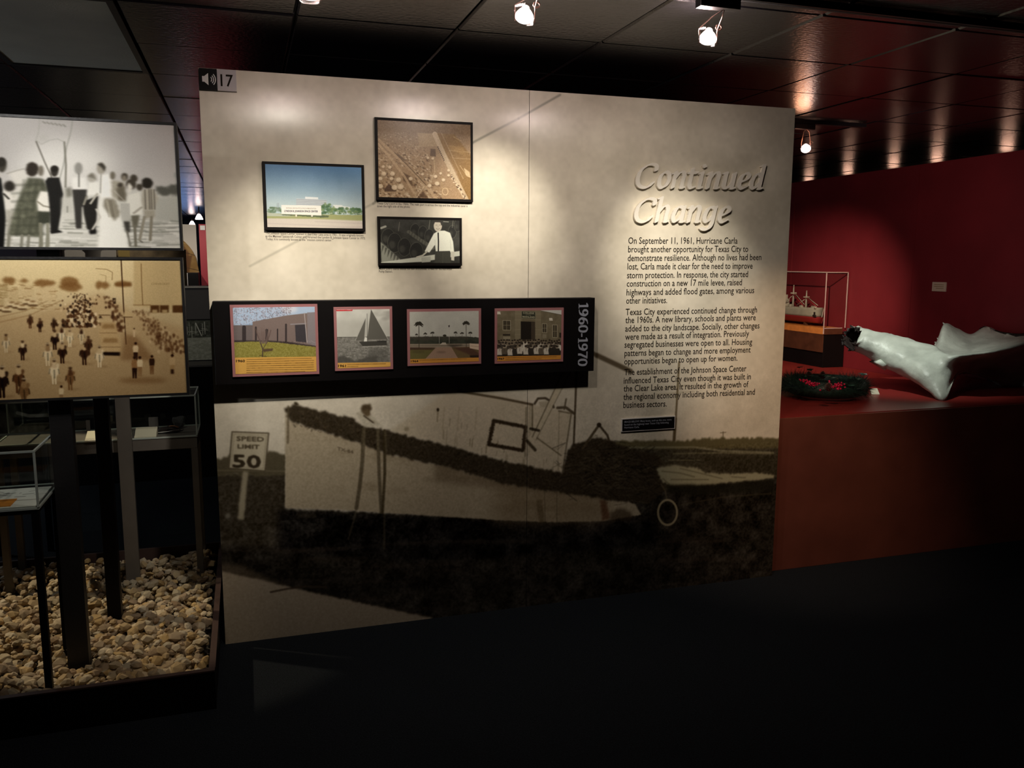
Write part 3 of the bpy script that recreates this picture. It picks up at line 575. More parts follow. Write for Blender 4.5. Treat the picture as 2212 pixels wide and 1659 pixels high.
def draw_man(r):
    c = Canvas(380, 240, rquad(r, -.02, (540, 240), 4.254), (58, 58, 52)); c.grain(22, 40, 3)
    for x, y, q, a in ((1270, 1160, 62, 80), (1330, 1210, 64, 90), (1420, 1250, 60, 84), (1530, 1290, 62, 84), (1520, 1100, 46, 66), (1590, 1120, 44, 66), (1650, 1150, 44, 66), (1860, 1110, 38, 60), (1910, 1050, 32, 60)):
        c.ell(x, y, q, a, (44, 44, 40), 1, 1, .3); c.ring(x, y, q, a, 4, (120, 120, 106), .6); c.ell(x-q*.35, y+a*.2, q*.45, a*.4, (74, 74, 66), .8, 4)
    c.line([(1460, 1110), (1560, 1180), (1680, 1260)], 36, (118, 118, 104), .7, 5)
    for k in range(9): x = 1470+k*24; c.line([(x, 1100+k*17), (x-14, 1140+k*17)], 4, (52, 52, 46), .9)
    c.poly([(1200, 1200), (1390, 1370), (1210, 1395)], (156, 158, 142), .9, 2)
    for k in range(7): x = 1215+k*27; y = 1230+k*21; c.poly([(x, y), (x+22, y+8), (x-6, y+75)], (76, 76, 68), .8, 1)
    for x, y in ((1375, 1080), (1655, 1060), (1870, 1050)): c.line([(x, y-60), (x-10, y+20)], 6, (150, 150, 134), .7, 3)
    c.poly([(1200, 1390), (1930, 1285), (1930, 1330), (1580, 1385), (1200, 1405)], (206, 208, 190), 1, 1); c.poly([(1575, 1345), (1660, 1335), (1660, 1385), (1580, 1392)], (180, 182, 166), 1, 1)
    c.line([(1205, 1075), (1245, 1060)], 22, (190, 190, 174), .9, 4); c.line([(1780, 1015), (1825, 1018)], 8, (170, 170, 156), .9)
    # man in a white shirt with a dark tie, leaning on the rail
    c.poly([(1700, 1280), (1845, 1280), (1842, 1400), (1700, 1400)], (66, 66, 58), 1, 1); c.line([(1775, 1300), (1772, 1400)], 2, (110, 110, 98), .8)
    c.poly([(1690, 1125), (1735, 1098), (1790, 1098), (1840, 1118), (1868, 1200), (1878, 1300), (1845, 1300), (1838, 1285), (1708, 1288), (1700, 1230), (1650, 1300), (1605, 1290), (1655, 1190)], (236, 238, 220), 1, 1)
    c.line([(1628, 1290), (1590, 1325), (1535, 1342)], 16, (198, 196, 176), 1, 2); c.poly([(1848, 1290), (1880, 1290), (1878, 1375), (1850, 1370)], (200, 198, 180), 1, 1)
    c.line([(1730, 1120), (1733, 1200), (1732, 1285)], 12, (40, 40, 36), 1, 1); c.line([(1700, 1180), (1712, 1280)], 3, (190, 192, 176), .7, 2); c.line([(1840, 1180), (1848, 1270)], 3, (180, 182, 166), .7, 2)
    c.ell(1727, 1055, 38, 52, (208, 200, 180), 1, 1); c.poly([(1688, 1045), (1690, 1010), (1725, 998), (1762, 1008), (1768, 1050), (1758, 1050), (1750, 1022), (1700, 1020)], (58, 54, 48), 1, 1)
    c.line([(1708, 1048), (1722, 1046)], 3, (70, 66, 58), .9); c.line([(1738, 1046), (1752, 1050)], 3, (70, 66, 58), .9); c.line([(1712, 1080), (1728, 1086), (1744, 1080)], 4, (90, 82, 72), .9, 1.5); c.line([(1730, 1050), (1728, 1068)], 3, (150, 142, 126), .8, 1.5)
    c.grain(8, 2); return c.image('man_print')
# ------------------------------------------------------------------ cards on the timeline box
YEL = (222, 170, 84)
def draw_c1(r):
    c = Canvas(420, 345, rquad(r, -.075, (450, 640), 4.916), (150, 175, 205))
    c.poly([(240, 100), (1150, 100), (1150, 200), (240, 320)], (176, 196, 220), 1, 2); c.ell(860, 140, 90, 40, (226, 226, 232), .7, 8)
    for k in range(620):
        x = rnd.uniform(240, 880); lim = 300-max(0, x-420)*.25; y = rnd.uniform(105, lim); a = rnd.uniform(0, 6.28); L = rnd.uniform(6, 26); c.line([(x, y), (x+L*math.cos(a), y+L*math.sin(a))], rnd.uniform(1.5, 5), rnd.choice([(120, 104, 112), (146, 128, 136), (206, 200, 214), (96, 84, 90)]), .7)
    c.poly([(250, 308), (460, 306), (640, 330), (640, 480), (250, 480)], (112, 102, 100), 1, 1); c.poly([(470, 270), (820, 205), (1150, 168), (1150, 540), (640, 480), (470, 470)], (128, 112, 106), 1, 1); c.poly([(1050, 172), (1150, 170), (1150, 535), (1055, 500)], (138, 130, 132), 1, 1)
    for x, y0, y1, w_ in ((380, 330, 470, 40), (735, 350, 470, 14), (825, 300, 478, 20), (505, 330, 460, 20), (620, 360, 470, 30)): c.line([(x, y0), (x, y1)], w_, (52, 44, 44), .9, 1)
    c.poly([(920, 305), (1035, 298), (1040, 490), (930, 480)], (64, 60, 64), 1, 1); c.line([(875, 298), (1035, 290)], 12, (150, 144, 146), 1); c.line([(1020, 180), (1048, 490)], 9, (176, 166, 164), 1)
    c.poly([(250, 468), (640, 470), (860, 485), (1150, 530), (1150, 555), (250, 500)], (52, 42, 42), .9, 2)
    c.poly([(250, 490), (450, 480), (700, 486), (1150, 540), (1150, 660), (250, 665)], (146, 138, 66), 1, 1, 2); c.grain(22, 5, 2, box=[(250, 490), (1150, 490), (1150, 660), (250, 660)])
    c.line([(575, 640), (578, 560), (545, 470), (500, 350)], 11, (78, 62, 56), .95, 2); c.line([(580, 560), (630, 480), (665, 360)], 7, (86, 70, 62), .95, 2)
    for k in range(90): x = 580+rnd.uniform(-85, 90); c.line([(578+(x-578)*.4, 500), (x, rnd.uniform(330, 400))], 2, (116, 98, 92), .6, 1.5)
    c.poly([(580, 560), (690, 555), (680, 580), (585, 592)], (84, 64, 52), .9, 2); c.line([(545, 630), (620, 640)], 6, (60, 50, 34), .8, 3)
    c.poly([(240, 652), (1160, 640), (1175, 850), (240, 850)], YEL)
    c.text('1960', 296, 700, 26, 92, (30, 20, 12), 1, -.01, .9)
    for k in range(7): c.scrib(408, 1095+(k > 0)*25-(k == 6)*95, 672+k*23, 11, (96, 66, 30), .7, -.018)
    c.grain(5, 2); return c.image('library_print')
def draw_c2(r):
    c = Canvas(300, 315, rquad(r, -.075, (450, 640), 4.916), (206, 206, 196)); c.grain(20, 60, 3)
    for k in range(30): c.ell(rnd.uniform(1750, 1950), rnd.uniform(160, 290), rnd.uniform(20, 60), rnd.uniform(6, 14), (168, 166, 156), .4, 5)
    c.poly([(1350, 250), (1950, 270), (1950, 440), (1350, 440)], (176, 174, 164), .5, 12)
    c.poly([(1350, 436), (1960, 432), (1960, 700), (1350, 710)], (128, 126, 118)); c.line([(1350, 434), (1960, 430)], 5, (80, 78, 72), .9); c.grain(30, 8, 3, box=[(1350, 436), (1960, 436), (1960, 700), (1350, 700)])
    for k in range(170): x = rnd.uniform(1360, 1940); y = rnd.uniform(450, 650); c.line([(x, y), (x+rnd.uniform(8, 40), y+rnd.uniform(-3, 3))], rnd.uniform(2, 5), rnd.choice([(190, 188, 178), (84, 82, 76)]), .55, 2)
    c.poly([(1360, 650), (1440, 630), (1560, 690), (1700, 640), (1790, 620), (1790, 705), (1360, 710)], (74, 72, 66), .8, 4, 8); c.poly([(1700, 560), (1900, 560), (1920, 700), (1690, 700)], (84, 82, 76), .5, 8)
    c.poly([(1728, 135), (1686, 460), (1905, 455), (1830, 320)], (98, 96, 88), 1, .6); c.poly([(1672, 225), (1655, 462), (1562, 470)], (104, 102, 94), 1, .6); c.line([(1686, 185), (1688, 480)], 4, (70, 68, 62), 1)
    c.line([(1728, 135), (1910, 460)], 3, (226, 226, 216), .8); c.line([(1672, 228), (1562, 470)], 3, (220, 220, 210), .8); c.poly([(1662, 430), (1686, 440), (1686, 488), (1650, 486)], (232, 232, 222), 1, 1)
    c.poly([(1600, 482), (1890, 474), (1898, 520), (1640, 530)], (66, 64, 58), 1, 1)
    for k in range(9): c.ell(1800+k*11, 480, 5, 9, (44, 42, 38), .9)
    c.line([(1640, 536), (1890, 528)], 6, (200, 198, 188), .7, 3)
    c.poly([(1345, 130), (1530, 130), (1530, 156), (1345, 158)], (196, 36, 44)); c.scrib(1366, 1520, 143, 10, (240, 220, 214), .9)
    c.poly([(1340, 708), (1965, 698), (1970, 790), (1340, 800)], YEL); c.text('1961', 1380, 752, 26, 80, (30, 20, 12), 1, -.01, .9)
    c.scrib(1476, 1885, 724, 11, (96, 66, 30), .7, -.018); c.scrib(1476, 1590, 746, 11, (96, 66, 30), .7, -.018); return c.image('sailboat_print')
def palm(c, x, y, s_, base, col=(44, 40, 30)):
    c.line([(x, y), (x+2, base)], 5*s_, (62, 54, 42), 1)
    for k in range(17):
        a = math.pi*(-.18+k/16.*1.36); L = s_*rnd.uniform(24, 40); c.line([(x, y), (x+L*.6*math.cos(a), y-L*.6*math.sin(a)), (x+L*math.cos(a), y-L*.62*math.sin(a)+6*s_)], 6*s_, col, .95, 2)
def draw_c3(r):
    c = Canvas(350, 262, rquad(r, -.075, (850, 640), 4.706), (196, 196, 184)); c.grain(8, 40, 2)
    c.poly([(150, 415), (430, 410), (760, 412), (880, 420), (880, 500), (150, 495)], (60, 62, 50), 1, 1, 3, 6); c.poly([(150, 410), (760, 410), (760, 450), (150, 455)], (76, 70, 60), .7, 3)
    for k in range(60): c.ell(rnd.uniform(155, 870), rnd.uniform(440, 490), 22, 12, rnd.choice([(42, 46, 36), (66, 70, 56)]), .6, 3)
    c.poly([(150, 485), (880, 480), (880, 530), (150, 530)], (150, 138, 118)); c.line([(150, 503), (880, 500)], 5, (90, 80, 64), .7, 2)
    c.poly([(150, 525), (430, 525), (315, 650), (150, 650)], (104, 98, 56)); c.poly([(590, 520), (880, 510), (880, 650), (665, 650)], (110, 92, 60)); c.poly([(600, 522), (790, 520), (880, 590), (880, 620), (790, 600)], (84, 58, 46), .9, 3)
    c.poly([(430, 520), (590, 520), (668, 650), (312, 650)], (162, 134, 112)); c.ell(485, 568, 50, 8, (104, 84, 70), .7, 4); c.ell(250, 566, 70, 8, (74, 66, 40), .7, 4)
    c.poly([(150, 520), (430, 524), (400, 542), (150, 545)], (66, 44, 36), .9, 3); c.poly([(540, 490), (700, 490), (700, 500), (600, 520)], (60, 50, 40), .7, 3)
    for x, y, s_, b in ((258, 285, 1.25, 525), (322, 380, .5, 412), (396, 372, .55, 412), (234, 390, .4, 415), (632, 370, .5, 412), (697, 375, .5, 412), (780, 372, .55, 420), (738, 275, 1.0, 515)): palm(c, x, y, s_, b)
    c.ell(520, 400, 18, 12, (52, 50, 38)); c.line([(464, 285), (465, 480)], 4, (190, 186, 174), 1); c.line([(566, 300), (567, 475)], 4, (190, 186, 174), 1); c.poly([(556, 298), (572, 292), (570, 312), (562, 316)], (60, 50, 50)); c.poly([(498, 470), (530, 470), (540, 492), (470, 492)], (196, 186, 166))
    c.poly([(775, 478), (880, 488), (880, 548), (775, 528)], (214, 192, 166)); c.scrib(790, 870, 505, 10, (150, 120, 100), .6, .1); c.poly([(775, 600), (880, 598), (880, 625), (780, 625)], (52, 40, 30))
    c.poly([(150, 640), (890, 622), (890, 700), (150, 700)], (210, 146, 62)); c.text('1964', 178, 670, 20, 74, (30, 20, 12), 1, -.02, .8); c.scrib(266, 745, 650, 10, (96, 66, 30), .7, -.03)
    c.grain(6, 2); return c.image('palms_print')
def draw_c4(r):
    c = Canvas(330, 265, rquad(r, -.075, (850, 640), 4.706), (118, 108, 84)); c.grain(12, 20, 2)
    c.poly([(1440, 130), (1730, 130), (1730, 195), (1460, 140)], (206, 206, 196)); c.line([(1460, 140), (1725, 192)], 4, (84, 74, 58), 1)
    c.poly([(1235, 140), (1300, 140), (1300, 440), (1235, 440)], (136, 126, 100), .9); c.poly([(1440, 140), (1500, 145), (1500, 440), (1440, 440)], (136, 126, 100), .9)
    for y in (180, 240, 340, 390): c.line([(1235, y), (1300, y)], 5, (164, 154, 126), .5, 3); c.line([(1440, y), (1500, y)], 5, (164, 154, 126), .5, 3)
    c.poly([(1300, 150), (1445, 158), (1445, 232), (1300, 225)], (52, 54, 42)); c.line([(1302, 152), (1443, 160), (1443, 230), (1302, 223), (1302, 152)], 3, (186, 180, 150), .9)
    c.text('COLLEGE', 1316, 176, 18, 112, (196, 190, 158), .9, .05, .5); c.text('OF THE', 1342, 194, 10, 56, (170, 164, 134), .9, .05); c.text('MAINLAND', 1312, 216, 18, 124, (196, 190, 158), .9, .05, .5)
    c.poly([(1294, 255), (1440, 260), (1440, 440), (1294, 440)], (34, 28, 22)); c.poly([(1400, 262), (1440, 262), (1440, 440), (1400, 440)], (74, 64, 50), .9)
    for q in ([(1112, 245), (1190, 248), (1190, 345), (1112, 342)], [(1512, 278), (1558, 280), (1558, 370), (1512, 368)], [(1618, 290), (1664, 292), (1664, 420), (1618, 418)]):
        c.poly(q, (72, 64, 48)); c.line(q+[q[0]], 5, (190, 182, 154), .9); mx = (q[0][0]+q[1][0])/2; my = (q[0][1]+q[2][1])/2; c.line([(mx, q[0][1]), (mx, q[2][1])], 3, (176, 168, 140)); c.line([(q[0][0], my), (q[1][0], my)], 3, (176, 168, 140))
    c.poly([(1112, 385), (1185, 385), (1185, 400), (1112, 400)], (44, 38, 28)); c.poly([(1115, 410), (1188, 410), (1188, 440), (1115, 440)], (150, 142, 116)); c.poly([(1685, 370), (1712, 370), (1712, 422), (1685, 420)], (50, 44, 34)); c.poly([(1515, 385), (1556, 385), (1556, 425), (1515, 425)], (140, 132, 108))
    for x, y in ((1052, 155), (1582, 220)): c.poly([(x, y), (x+32, y), (x+38, y+28), (x+2, y+28)], (220, 214, 196), 1)
    for row, (y0, n, hh) in enumerate(((436, 24, 150), (462, 19, 165), (494, 12, 180))):
        for k in range(n):
            x = 1075+k*(640./n)+rnd.uniform(-6, 6)
            sh = rnd.choice([(214, 208, 190), (178, 168, 146), (132, 120, 98), (70, 62, 52), (58, 50, 42)]) if row < 2 else rnd.choice([(44, 38, 32), (206, 198, 180), (56, 48, 40), (96, 86, 70), (50, 44, 36)])
            c.person(x, y0+rnd.uniform(-6, 8)+abs(x-1380)*.02, hh, (46, 38, 28), sh, (40, 34, 28), .34, (196, 178, 150)); c.line([(x, y0+hh*.2), (x, y0+hh*.36)], 4, (60, 50, 40), .7)
    c.poly([(1040, 612), (1730, 598), (1730, 700), (1040, 700)], (208, 142, 58)); c.text('1967', 1058, 645, 19, 68, (30, 20, 12), 1, -.02, .8)
    c.scrib(1140, 1655, 626, 9, (96, 66, 30), .7, -.025); c.scrib(1140, 1500, 645, 9, (96, 66, 30), .7, -.03); c.grain(6, 2); return c.image('group_print')
# ------------------------------------------------------------------ large photographs on the left
def draw_crowd(r):
    c = Canvas(1000, 560, rquad(r, -.30, (0, 240), 4.809), (196, 193, 186))
    c.poly([(-2000, 0), (1900, 0), (1900, 700), (-2000, 700)], (176, 172, 168), .8, 60); c.ell(700, 560, 520, 260, (232, 230, 222), .9, 50); c.poly([(-2000, 820), (1900, 820), (1900, 1440), (-2000, 1440)], (206, 204, 194), 1, 6)
    c.poly([(1600, 890), (1900, 890), (1900, 1160), (1600, 1140)], (176, 176, 166), .8, 8)
    for k in range(150): y = rnd.uniform(1130, 1410); x = rnd.uniform(-200, 1850); c.line([(x, y), (x+rnd.uniform(60, 300), y+rnd.uniform(-10, 10))], rnd.uniform(6, 26), rnd.choice([(240, 238, 230), (112, 112, 102), (138, 138, 126), (238, 236, 226), (120, 120, 108)]), .55, 5)
    c.poly([(1620, 770), (1720, 790), (1800, 760), (1860, 770), (1860, 880), (1640, 870)], (84, 84, 76), .9, 4, 10); c.line([(1825, 640), (1828, 800)], 6, (140, 142, 134), .6, 3); c.ell(1828, 665, 24, 30, (150, 152, 146), .6, 3)
    # frame with the sagging cloth
    c.line([(415, 70), (400, 220), (372, 300), (430, 345), (520, 300), (600, 290), (665, 318)], 7, (150, 150, 140), .7, 4); c.line([(755, 85), (735, 220), (690, 380), (660, 560), (620, 700)], 12, (150, 150, 140), .8, 3)
    c.line([(375, 315), (460, 520), (535, 685)], 11, (84, 80, 70), 1, 2); c.line([(668, 320), (685, 560), (680, 790)], 17, (120, 118, 106), 1, 3)
    for k in range(6): c.line([(445+k*42, 110+k*6), (470+k*42, 125+k*7)], 16, (120, 118, 108), .7, 4)
    c.line([(440, 80), (640, 100)], 5, (140, 138, 128), .6, 3); c.ell(450, 280, 52, 44, (180, 178, 170), .5, 6)
    # far-left man in dark
    c.poly([(-40, 660), (10, 700), (40, 900), (60, 1100), (40, 1420), (-60, 1420)], (22, 22, 20), 1, 2); c.ell(20, 560, 48, 76, (70, 66, 58), 1, 3); c.ell(15, 530, 46, 50, (50, 46, 40), 1, 3)
    c.poly([(30, 830), (180, 820), (170, 1060), (60, 1030)], (216, 212, 202), 1, 4); c.ell(100, 780, 60, 55, (48, 44, 38), 1, 4); c.line([(40, 860), (90, 910)], 22, (40, 38, 32), .9, 4); c.poly([(60, 1020), (160, 1040), (110, 1400), (70, 1420)], (170, 166, 154), .9, 4)
    c.poly([(90, 640), (240, 600), (330, 720), (300, 860), (200, 830)], (214, 210, 200), .9, 6); c.line([(70, 650), (180, 615), (250, 600)], 12, (140, 136, 124), .7, 4)
    # woman in checked dress
    D = [(290, 690), (440, 700), (500, 800), (440, 1000), (430, 1310), (80, 1290), (170, 960), (215, 860)]
    c.poly(D, (98, 99, 84), 1, 4)
    for k in range(7): y = 760+k*85; c.line([(130, y+10), (450, y)], 28, (62, 63, 52), .45, 12)
    for k in range(5): x = 190+k*66; c.line([(x+60, 720), (x-20, 1290)], 24, (62, 63, 52), .4, 12)
    for k in range(30): c.ell(rnd.uniform(130, 440), rnd.uniform(780, 1290), 18, 20, (150, 150, 128), .3, 4)
    c.ell(335, 605, 66, 74, (56, 50, 42), 1, 3, 0, 3); c.ell(425, 620, 30, 56, (120, 114, 102), 1, 3)
    for x in (95, 230, 300, 425, 495): c.line([(x, 1290), (x-10, 1415)], 32, (132, 130, 116), .95, 3)
    c.poly([(420, 830), (500, 840), (545, 940), (530, 1050), (395, 1040), (380, 930)], (230, 226, 214), 1, 3); c.poly([(400, 1045), (528, 1045), (520, 1170), (400, 1170)], (66, 68, 58), 1, 3); c.line([(390, 940), (450, 985), (525, 1000)], 20, (136, 130, 114), .9, 3)
    c.line([(420, 1170), (430, 1400)], 40, (130, 128, 112), .95, 3); c.line([(495, 1170), (500, 1400)], 36, (140, 138, 122), .95, 3)
    # man in dark suit
    c.poly([(500, 690), (615, 690), (655, 860), (650, 960), (620, 1130), (600, 1250), (525, 1250), (520, 1050), (500, 850), (470, 730)], (36, 35, 32), 1, 2); c.ell(565, 625, 40, 56, (60, 56, 50), 1, 2); c.ell(567, 600, 42, 34, (44, 40, 34), 1, 2); c.poly([(520, 1245), (610, 1235), (655, 1258), (530, 1275)], (30, 28, 26), 1, 2)
    # man in white shirt, tie
    c.poly([(745, 690), (890, 690), (915, 820), (750, 820)], (238, 236, 228), 1, 4); c.ell(815, 595, 42, 62, (156, 154, 146), 1, 3); c.line([(820, 650), (820, 785)], 16, (120, 118, 110), .9, 2); c.poly([(750, 815), (908, 815), (900, 960), (850, 1000), (848, 1220), (790, 1220), (770, 1000)], (62, 60, 56), 1, 2)
    c.poly([(860, 940), (1020, 880), (1010, 1030), (990, 1260), (905, 1225), (870, 1060)], (44, 42, 38), 1, 2)
    c.poly([(640, 900), (740, 860), (760, 1060), (640, 1060)], (196, 194, 184), 1, 5); c.poly([(680, 800), (740, 790), (750, 880), (690, 900)], (120, 118, 106), .9, 5); c.line([(700, 990), (700, 1050)], 12, (110, 108, 98), .8, 3)
    # two further men
    c.poly([(920, 740), (1030, 730), (1050, 870), (900, 880)], (240, 238, 228), 1, 4); c.ell(955, 690, 46, 48, (184, 180, 168), 1, 3, .4); c.poly([(905, 680), (960, 640), (1005, 720), (975, 700)], (130, 126, 114), 1, 3); c.line([(900, 890), (870, 970)], 26, (150, 146, 132), 1, 3); c.line([(1010, 860), (940, 960)], 26, (190, 186, 172), 1, 3)
    c.poly([(1030, 660), (1150, 650), (1190, 900), (1040, 910)], (244, 242, 234), 1, 4); c.ell(1050, 595, 45, 60, (170, 164, 150), 1, 3); c.poly([(1010, 550), (1060, 535), (1098, 580), (1085, 630), (1060, 590)], (70, 66, 58), 1, 3); c.line([(1050, 660), (1042, 850)], 12, (150, 148, 138), .9, 2)
    c.ell(1170, 670, 28, 42, (120, 114, 100), 1, 3); c.poly([(1160, 720), (1290, 740), (1310, 930), (1170, 920)], (170, 164, 148), 1, 4, 4)
    for x, y, q in ((1295, 680, 36), (1390, 700, 38), (1360, 760, 52), (1250, 770, 28), (1450, 790, 34)): c.ell(x, y, q, q*1.05, (74, 68, 58), 1, 3, 0, 2)
    c.ell(1290, 700, 22, 34, (150, 142, 126), .9, 3); c.poly([(1320, 780), (1340, 740), (1380, 790), (1340, 860)], (226, 222, 210), 1, 3)
    c.poly([(1210, 800), (1300, 780), (1310, 940), (1230, 930)], (104, 98, 84), .9, 4, 3); c.line([(1190, 830), (1290, 930)], 12, (210, 206, 194), .6, 4)
    c.poly([(1330, 870), (1450, 840), (1480, 960), (1480, 1080), (1350, 1090), (1310, 960)], (226, 224, 212), 1, 3); c.line([(1390, 1060), (1470, 1000)], 28, (170, 164, 150), .9, 3); c.poly([(1360, 1085), (1450, 1080), (1430, 1200), (1380, 1210)], (110, 106, 92), 1, 3); c.line([(1400, 1190), (1410, 1400)], 32, (120, 116, 102), 1, 3)
    c.poly([(1240, 950), (1340, 960), (1350, 1150), (1260, 1150)], (206, 204, 194), 1, 3)
    for k in range(5): c.line([(1262+k*19, 960), (1272+k*18, 1140)], 7, (140, 138, 128), .8, 2)
    c.poly([(1280, 1145), (1350, 1145), (1350, 1260), (1300, 1260)], (70, 68, 62), 1, 3); c.line([(1320, 1250), (1350, 1400)], 26, (96, 92, 80), 1, 3)
    # woman with stripes
    c.poly([(1480, 820), (1590, 800), (1640, 900), (1610, 1030), (1490, 1030), (1470, 930)], (176, 170, 154), 1, 3)
    for x in (1505, 1548, 1570, 1600): c.line([(x, 815), (x+8, 1020)], 11, (84, 80, 72), .85, 2)
    c.ell(1530, 750, 58, 56, (48, 44, 38), 1, 3, 0, 3); c.poly([(1490, 1030), (1610, 1030), (1610, 1100), (1500, 1120)], (168, 162, 146), 1, 3); c.line([(1500, 1100), (1450, 1340)], 34, (150, 144, 128), 1, 3); c.line([(1575, 1100), (1560, 1340)], 34, (140, 134, 118), 1, 3); c.line([(1460, 1350), (1480, 1362)], 16, (90, 86, 76), .9, 3)
    # girl in white, fair hair
    c.poly([(1040, 900), (1200, 900), (1250, 1100), (1330, 1330), (1340, 1420), (1010, 1420), (1030, 1200), (1020, 1000)], (240, 238, 228), 1, 5); c.poly([(1090, 900), (1190, 910), (1250, 1060), (1190, 1140), (1120, 1060), (1070, 980)], (150, 144, 128), 1, 4, 4)
    for k in range(12): c.line([(1090+k*10, 930), (1130+k*9, 1100)], 6, rnd.choice([(196, 190, 172), (104, 98, 84)]), .6, 3)
    c.line([(1000, 1020), (1040, 1100), (960, 1230)], 24, (206, 202, 190), 1, 4); c.poly([(920, 1240), (1000, 1230), (1000, 1275), (935, 1280)], (30, 28, 26), 1, 3)
    c.a = np.clip((blur(c.a, 2)-.5)*1.12+.5, 0, 1); c.grain(6, 2); return c.image('crowd_print')
def draw_parade(r):
    c = Canvas(1000, 560, rquad(r, -.30, (0, 520), 4.608), (196, 168, 118))
    for k in range(c.h): t = k/c.h; c.a[k] = np.array((228-66*t, 208-72*t, 164-68*t))/255
    c.ell(500, 330, 1400, 160, (222, 200, 150), .5, 30); c.poly([(-2000, 800), (300, 740), (900, 560), (1000, 520), (1300, 700), (1900, 900), (1900, 1600), (-2000, 1600)], (182, 152, 110), .6, 10)
    for p in ([(-200, 860), (300, 740), (600, 600)], [(-200, 800), (250, 700), (560, 560)]): c.line(p, 8, (140, 106, 66), .6, 6)
    # buildings at left, trees
    for x0, x1, y0, y1, k in ((-400, 80, 430, 560, 176), (80, 190, 470, 640, 200), (200, 340, 440, 560, 206), (360, 560, 440, 600, 210), (-400, 40, 560, 700, 186)): c.poly([(x0, y0), (x1, y0), (x1, y1), (x0, y1)], (k, k-24, k-68), .9, 3)
    for k in range(150): x = rnd.uniform(-500, 560); y = rnd.uniform(430, 700); c.line([(x, y), (x+rnd.uniform(10, 60), y+rnd.uniform(-6, 6))], rnd.uniform(4, 14), rnd.choice([(124, 90, 52), (222, 200, 158), (150, 116, 72)]), .55, 3)
    for x, y, a, b in ((690, 410, 90, 50), (700, 460, 110, 45), (440, 420, 110, 34), (90, 395, 70, 34), (240, 400, 44, 16), (990, 440, 36, 40), (1050, 440, 34, 36), (1230, 430, 90, 26), (-100, 400, 90, 40)): c.ell(x, y, a, b, (126, 90, 50), .85, 4, 0, 6)
    for k in range(14): x = -350+k*52; y = 660+k*-8+(k % 3)*22; c.ell(x, y+40, 52, 26, (222, 200, 158), .95, 2); c.ell(x, y+66, 50, 9, (84, 58, 34), .9, 2); c.ell(x, y+26, 30, 10, (130, 98, 62), .8, 2)
    # showroom at right
    c.poly([(1330, 200), (1900, 200), (1900, 700), (1330, 650)], (198, 172, 124), .8, 3); c.line([(1330, 640), (1500, 640)], 8, (120, 86, 50), .8, 3)
    for x0, x1 in ((1498, 1585), (1592, 1680), (1718, 1820)): c.poly([(x0, 643), (x1, 643), (x1, 716), (x0, 716)], (92, 62, 34), 1, 1.5)
    for x in (1540, 1640): c.poly([(x-26, 686), (x+26, 686), (x+26, 720), (x-26, 720)], (190, 164, 118), .9, 2)
    c.text('CHEVROLET', 1505, 440, 22, 185, (150, 122, 80), .7); c.poly([(1140, 420), (1300, 420), (1310, 455), (1150, 450)], (120, 84, 46), .8, 3)
    for y in (470, 500, 530): c.poly([(1150, y), (1300, y), (1300, y+20), (1150, y+20)], (218, 194, 148), .6, 2)
    # lamp posts
    c.line([(1205, 190), (1228, 620), (1255, 1030)], 11, (62, 38, 22), 1, 1.5); c.line([(1405, 230), (1410, 440), (1422, 640)], 8, (120, 88, 52), .9, 2); c.line([(955, 278), (1060, 285), (1120, 315), (1115, 390)], 7, (130, 98, 60), .8, 2); c.line([(1000, 335), (1055, 350), (1052, 420)], 5, (140, 108, 68), .7, 2); c.poly([(1120, 572), (1152, 572), (1152, 628), (1124, 628)], (40, 24, 14), 1, 1)
    # crowd
    for k in range(380):
        t = rnd.random()**.8; y = 520+t*330; x = rnd.gauss(800-(1-t)*10, 60+60*t*.6)+(.5-t)*30; q = 5+t*12; c.ell(x, y, q, q*1.3, rnd.choice([(44, 28, 18), (70, 46, 28), (226, 204, 164), (206, 180, 138), (92, 62, 38)]), .85, 1.2, 0, 2)
    for k in range(300):
        t = rnd.random(); y = 690+t*420; x = 1390+t*370+rnd.gauss(0, 40+40*t); q = 5+t*9; c.ell(x, y, q, q*1.6, rnd.choice([(84, 54, 32), (110, 78, 48), (206, 180, 138), (120, 88, 56)]), .75, 1.5, 0, 2)
    for k in range(90): t = rnd.random(); y = 560+t*330; x = 1080+t*120+rnd.gauss(0, 26); c.ell(x, y, 8+t*8, 12+t*12, rnd.choice([(92, 60, 36), (206, 182, 140), (70, 44, 26)]), .8, 1.5, 0, 2)
    # cars
    for x, y, w_ in ((1040, 720, 60), (1045, 800, 75), (1270, 740, 50)): c.poly([(x-w_*.7, y-30), (x+w_*.7, y-30), (x+w_, y+20), (x-w_, y+20)], (196, 170, 126), .95, 2); c.line([(x-w_*.9, y+20), (x+w_*.9, y+20)], 10, (80, 54, 32), .8, 3)
    for x, y, w_ in ((1080, 900, 92), (1100, 1040, 108)):
        c.poly([(x-w_*.8, y-90), (x+w_*.75, y-90), (x+w_, y+10), (x+w_, y+60), (x-w_, y+60), (x-w_, y+10)], (192, 162, 116), 1, 3); c.poly([(x-w_*.6, y-70), (x+w_*.6, y-70), (x+w_*.72, y-25), (x-w_*.72, y-25)], (150, 118, 76), .9, 3); c.line([(x-w_*.9, y+18), (x+w_*.9, y+18)], 6, (120, 90, 56), .8, 3)
    c.poly([(1010, 1108), (1195, 1110), (1195, 1145), (1015, 1140)], (34, 20, 12), 1, 2)
    c.poly([(1240, 930), (1360, 950), (1540, 1190), (1200, 1190)], (124, 90, 56), .6, 8); c.ell(1420, 1390, 240, 30, (116, 80, 46), .5, 8)
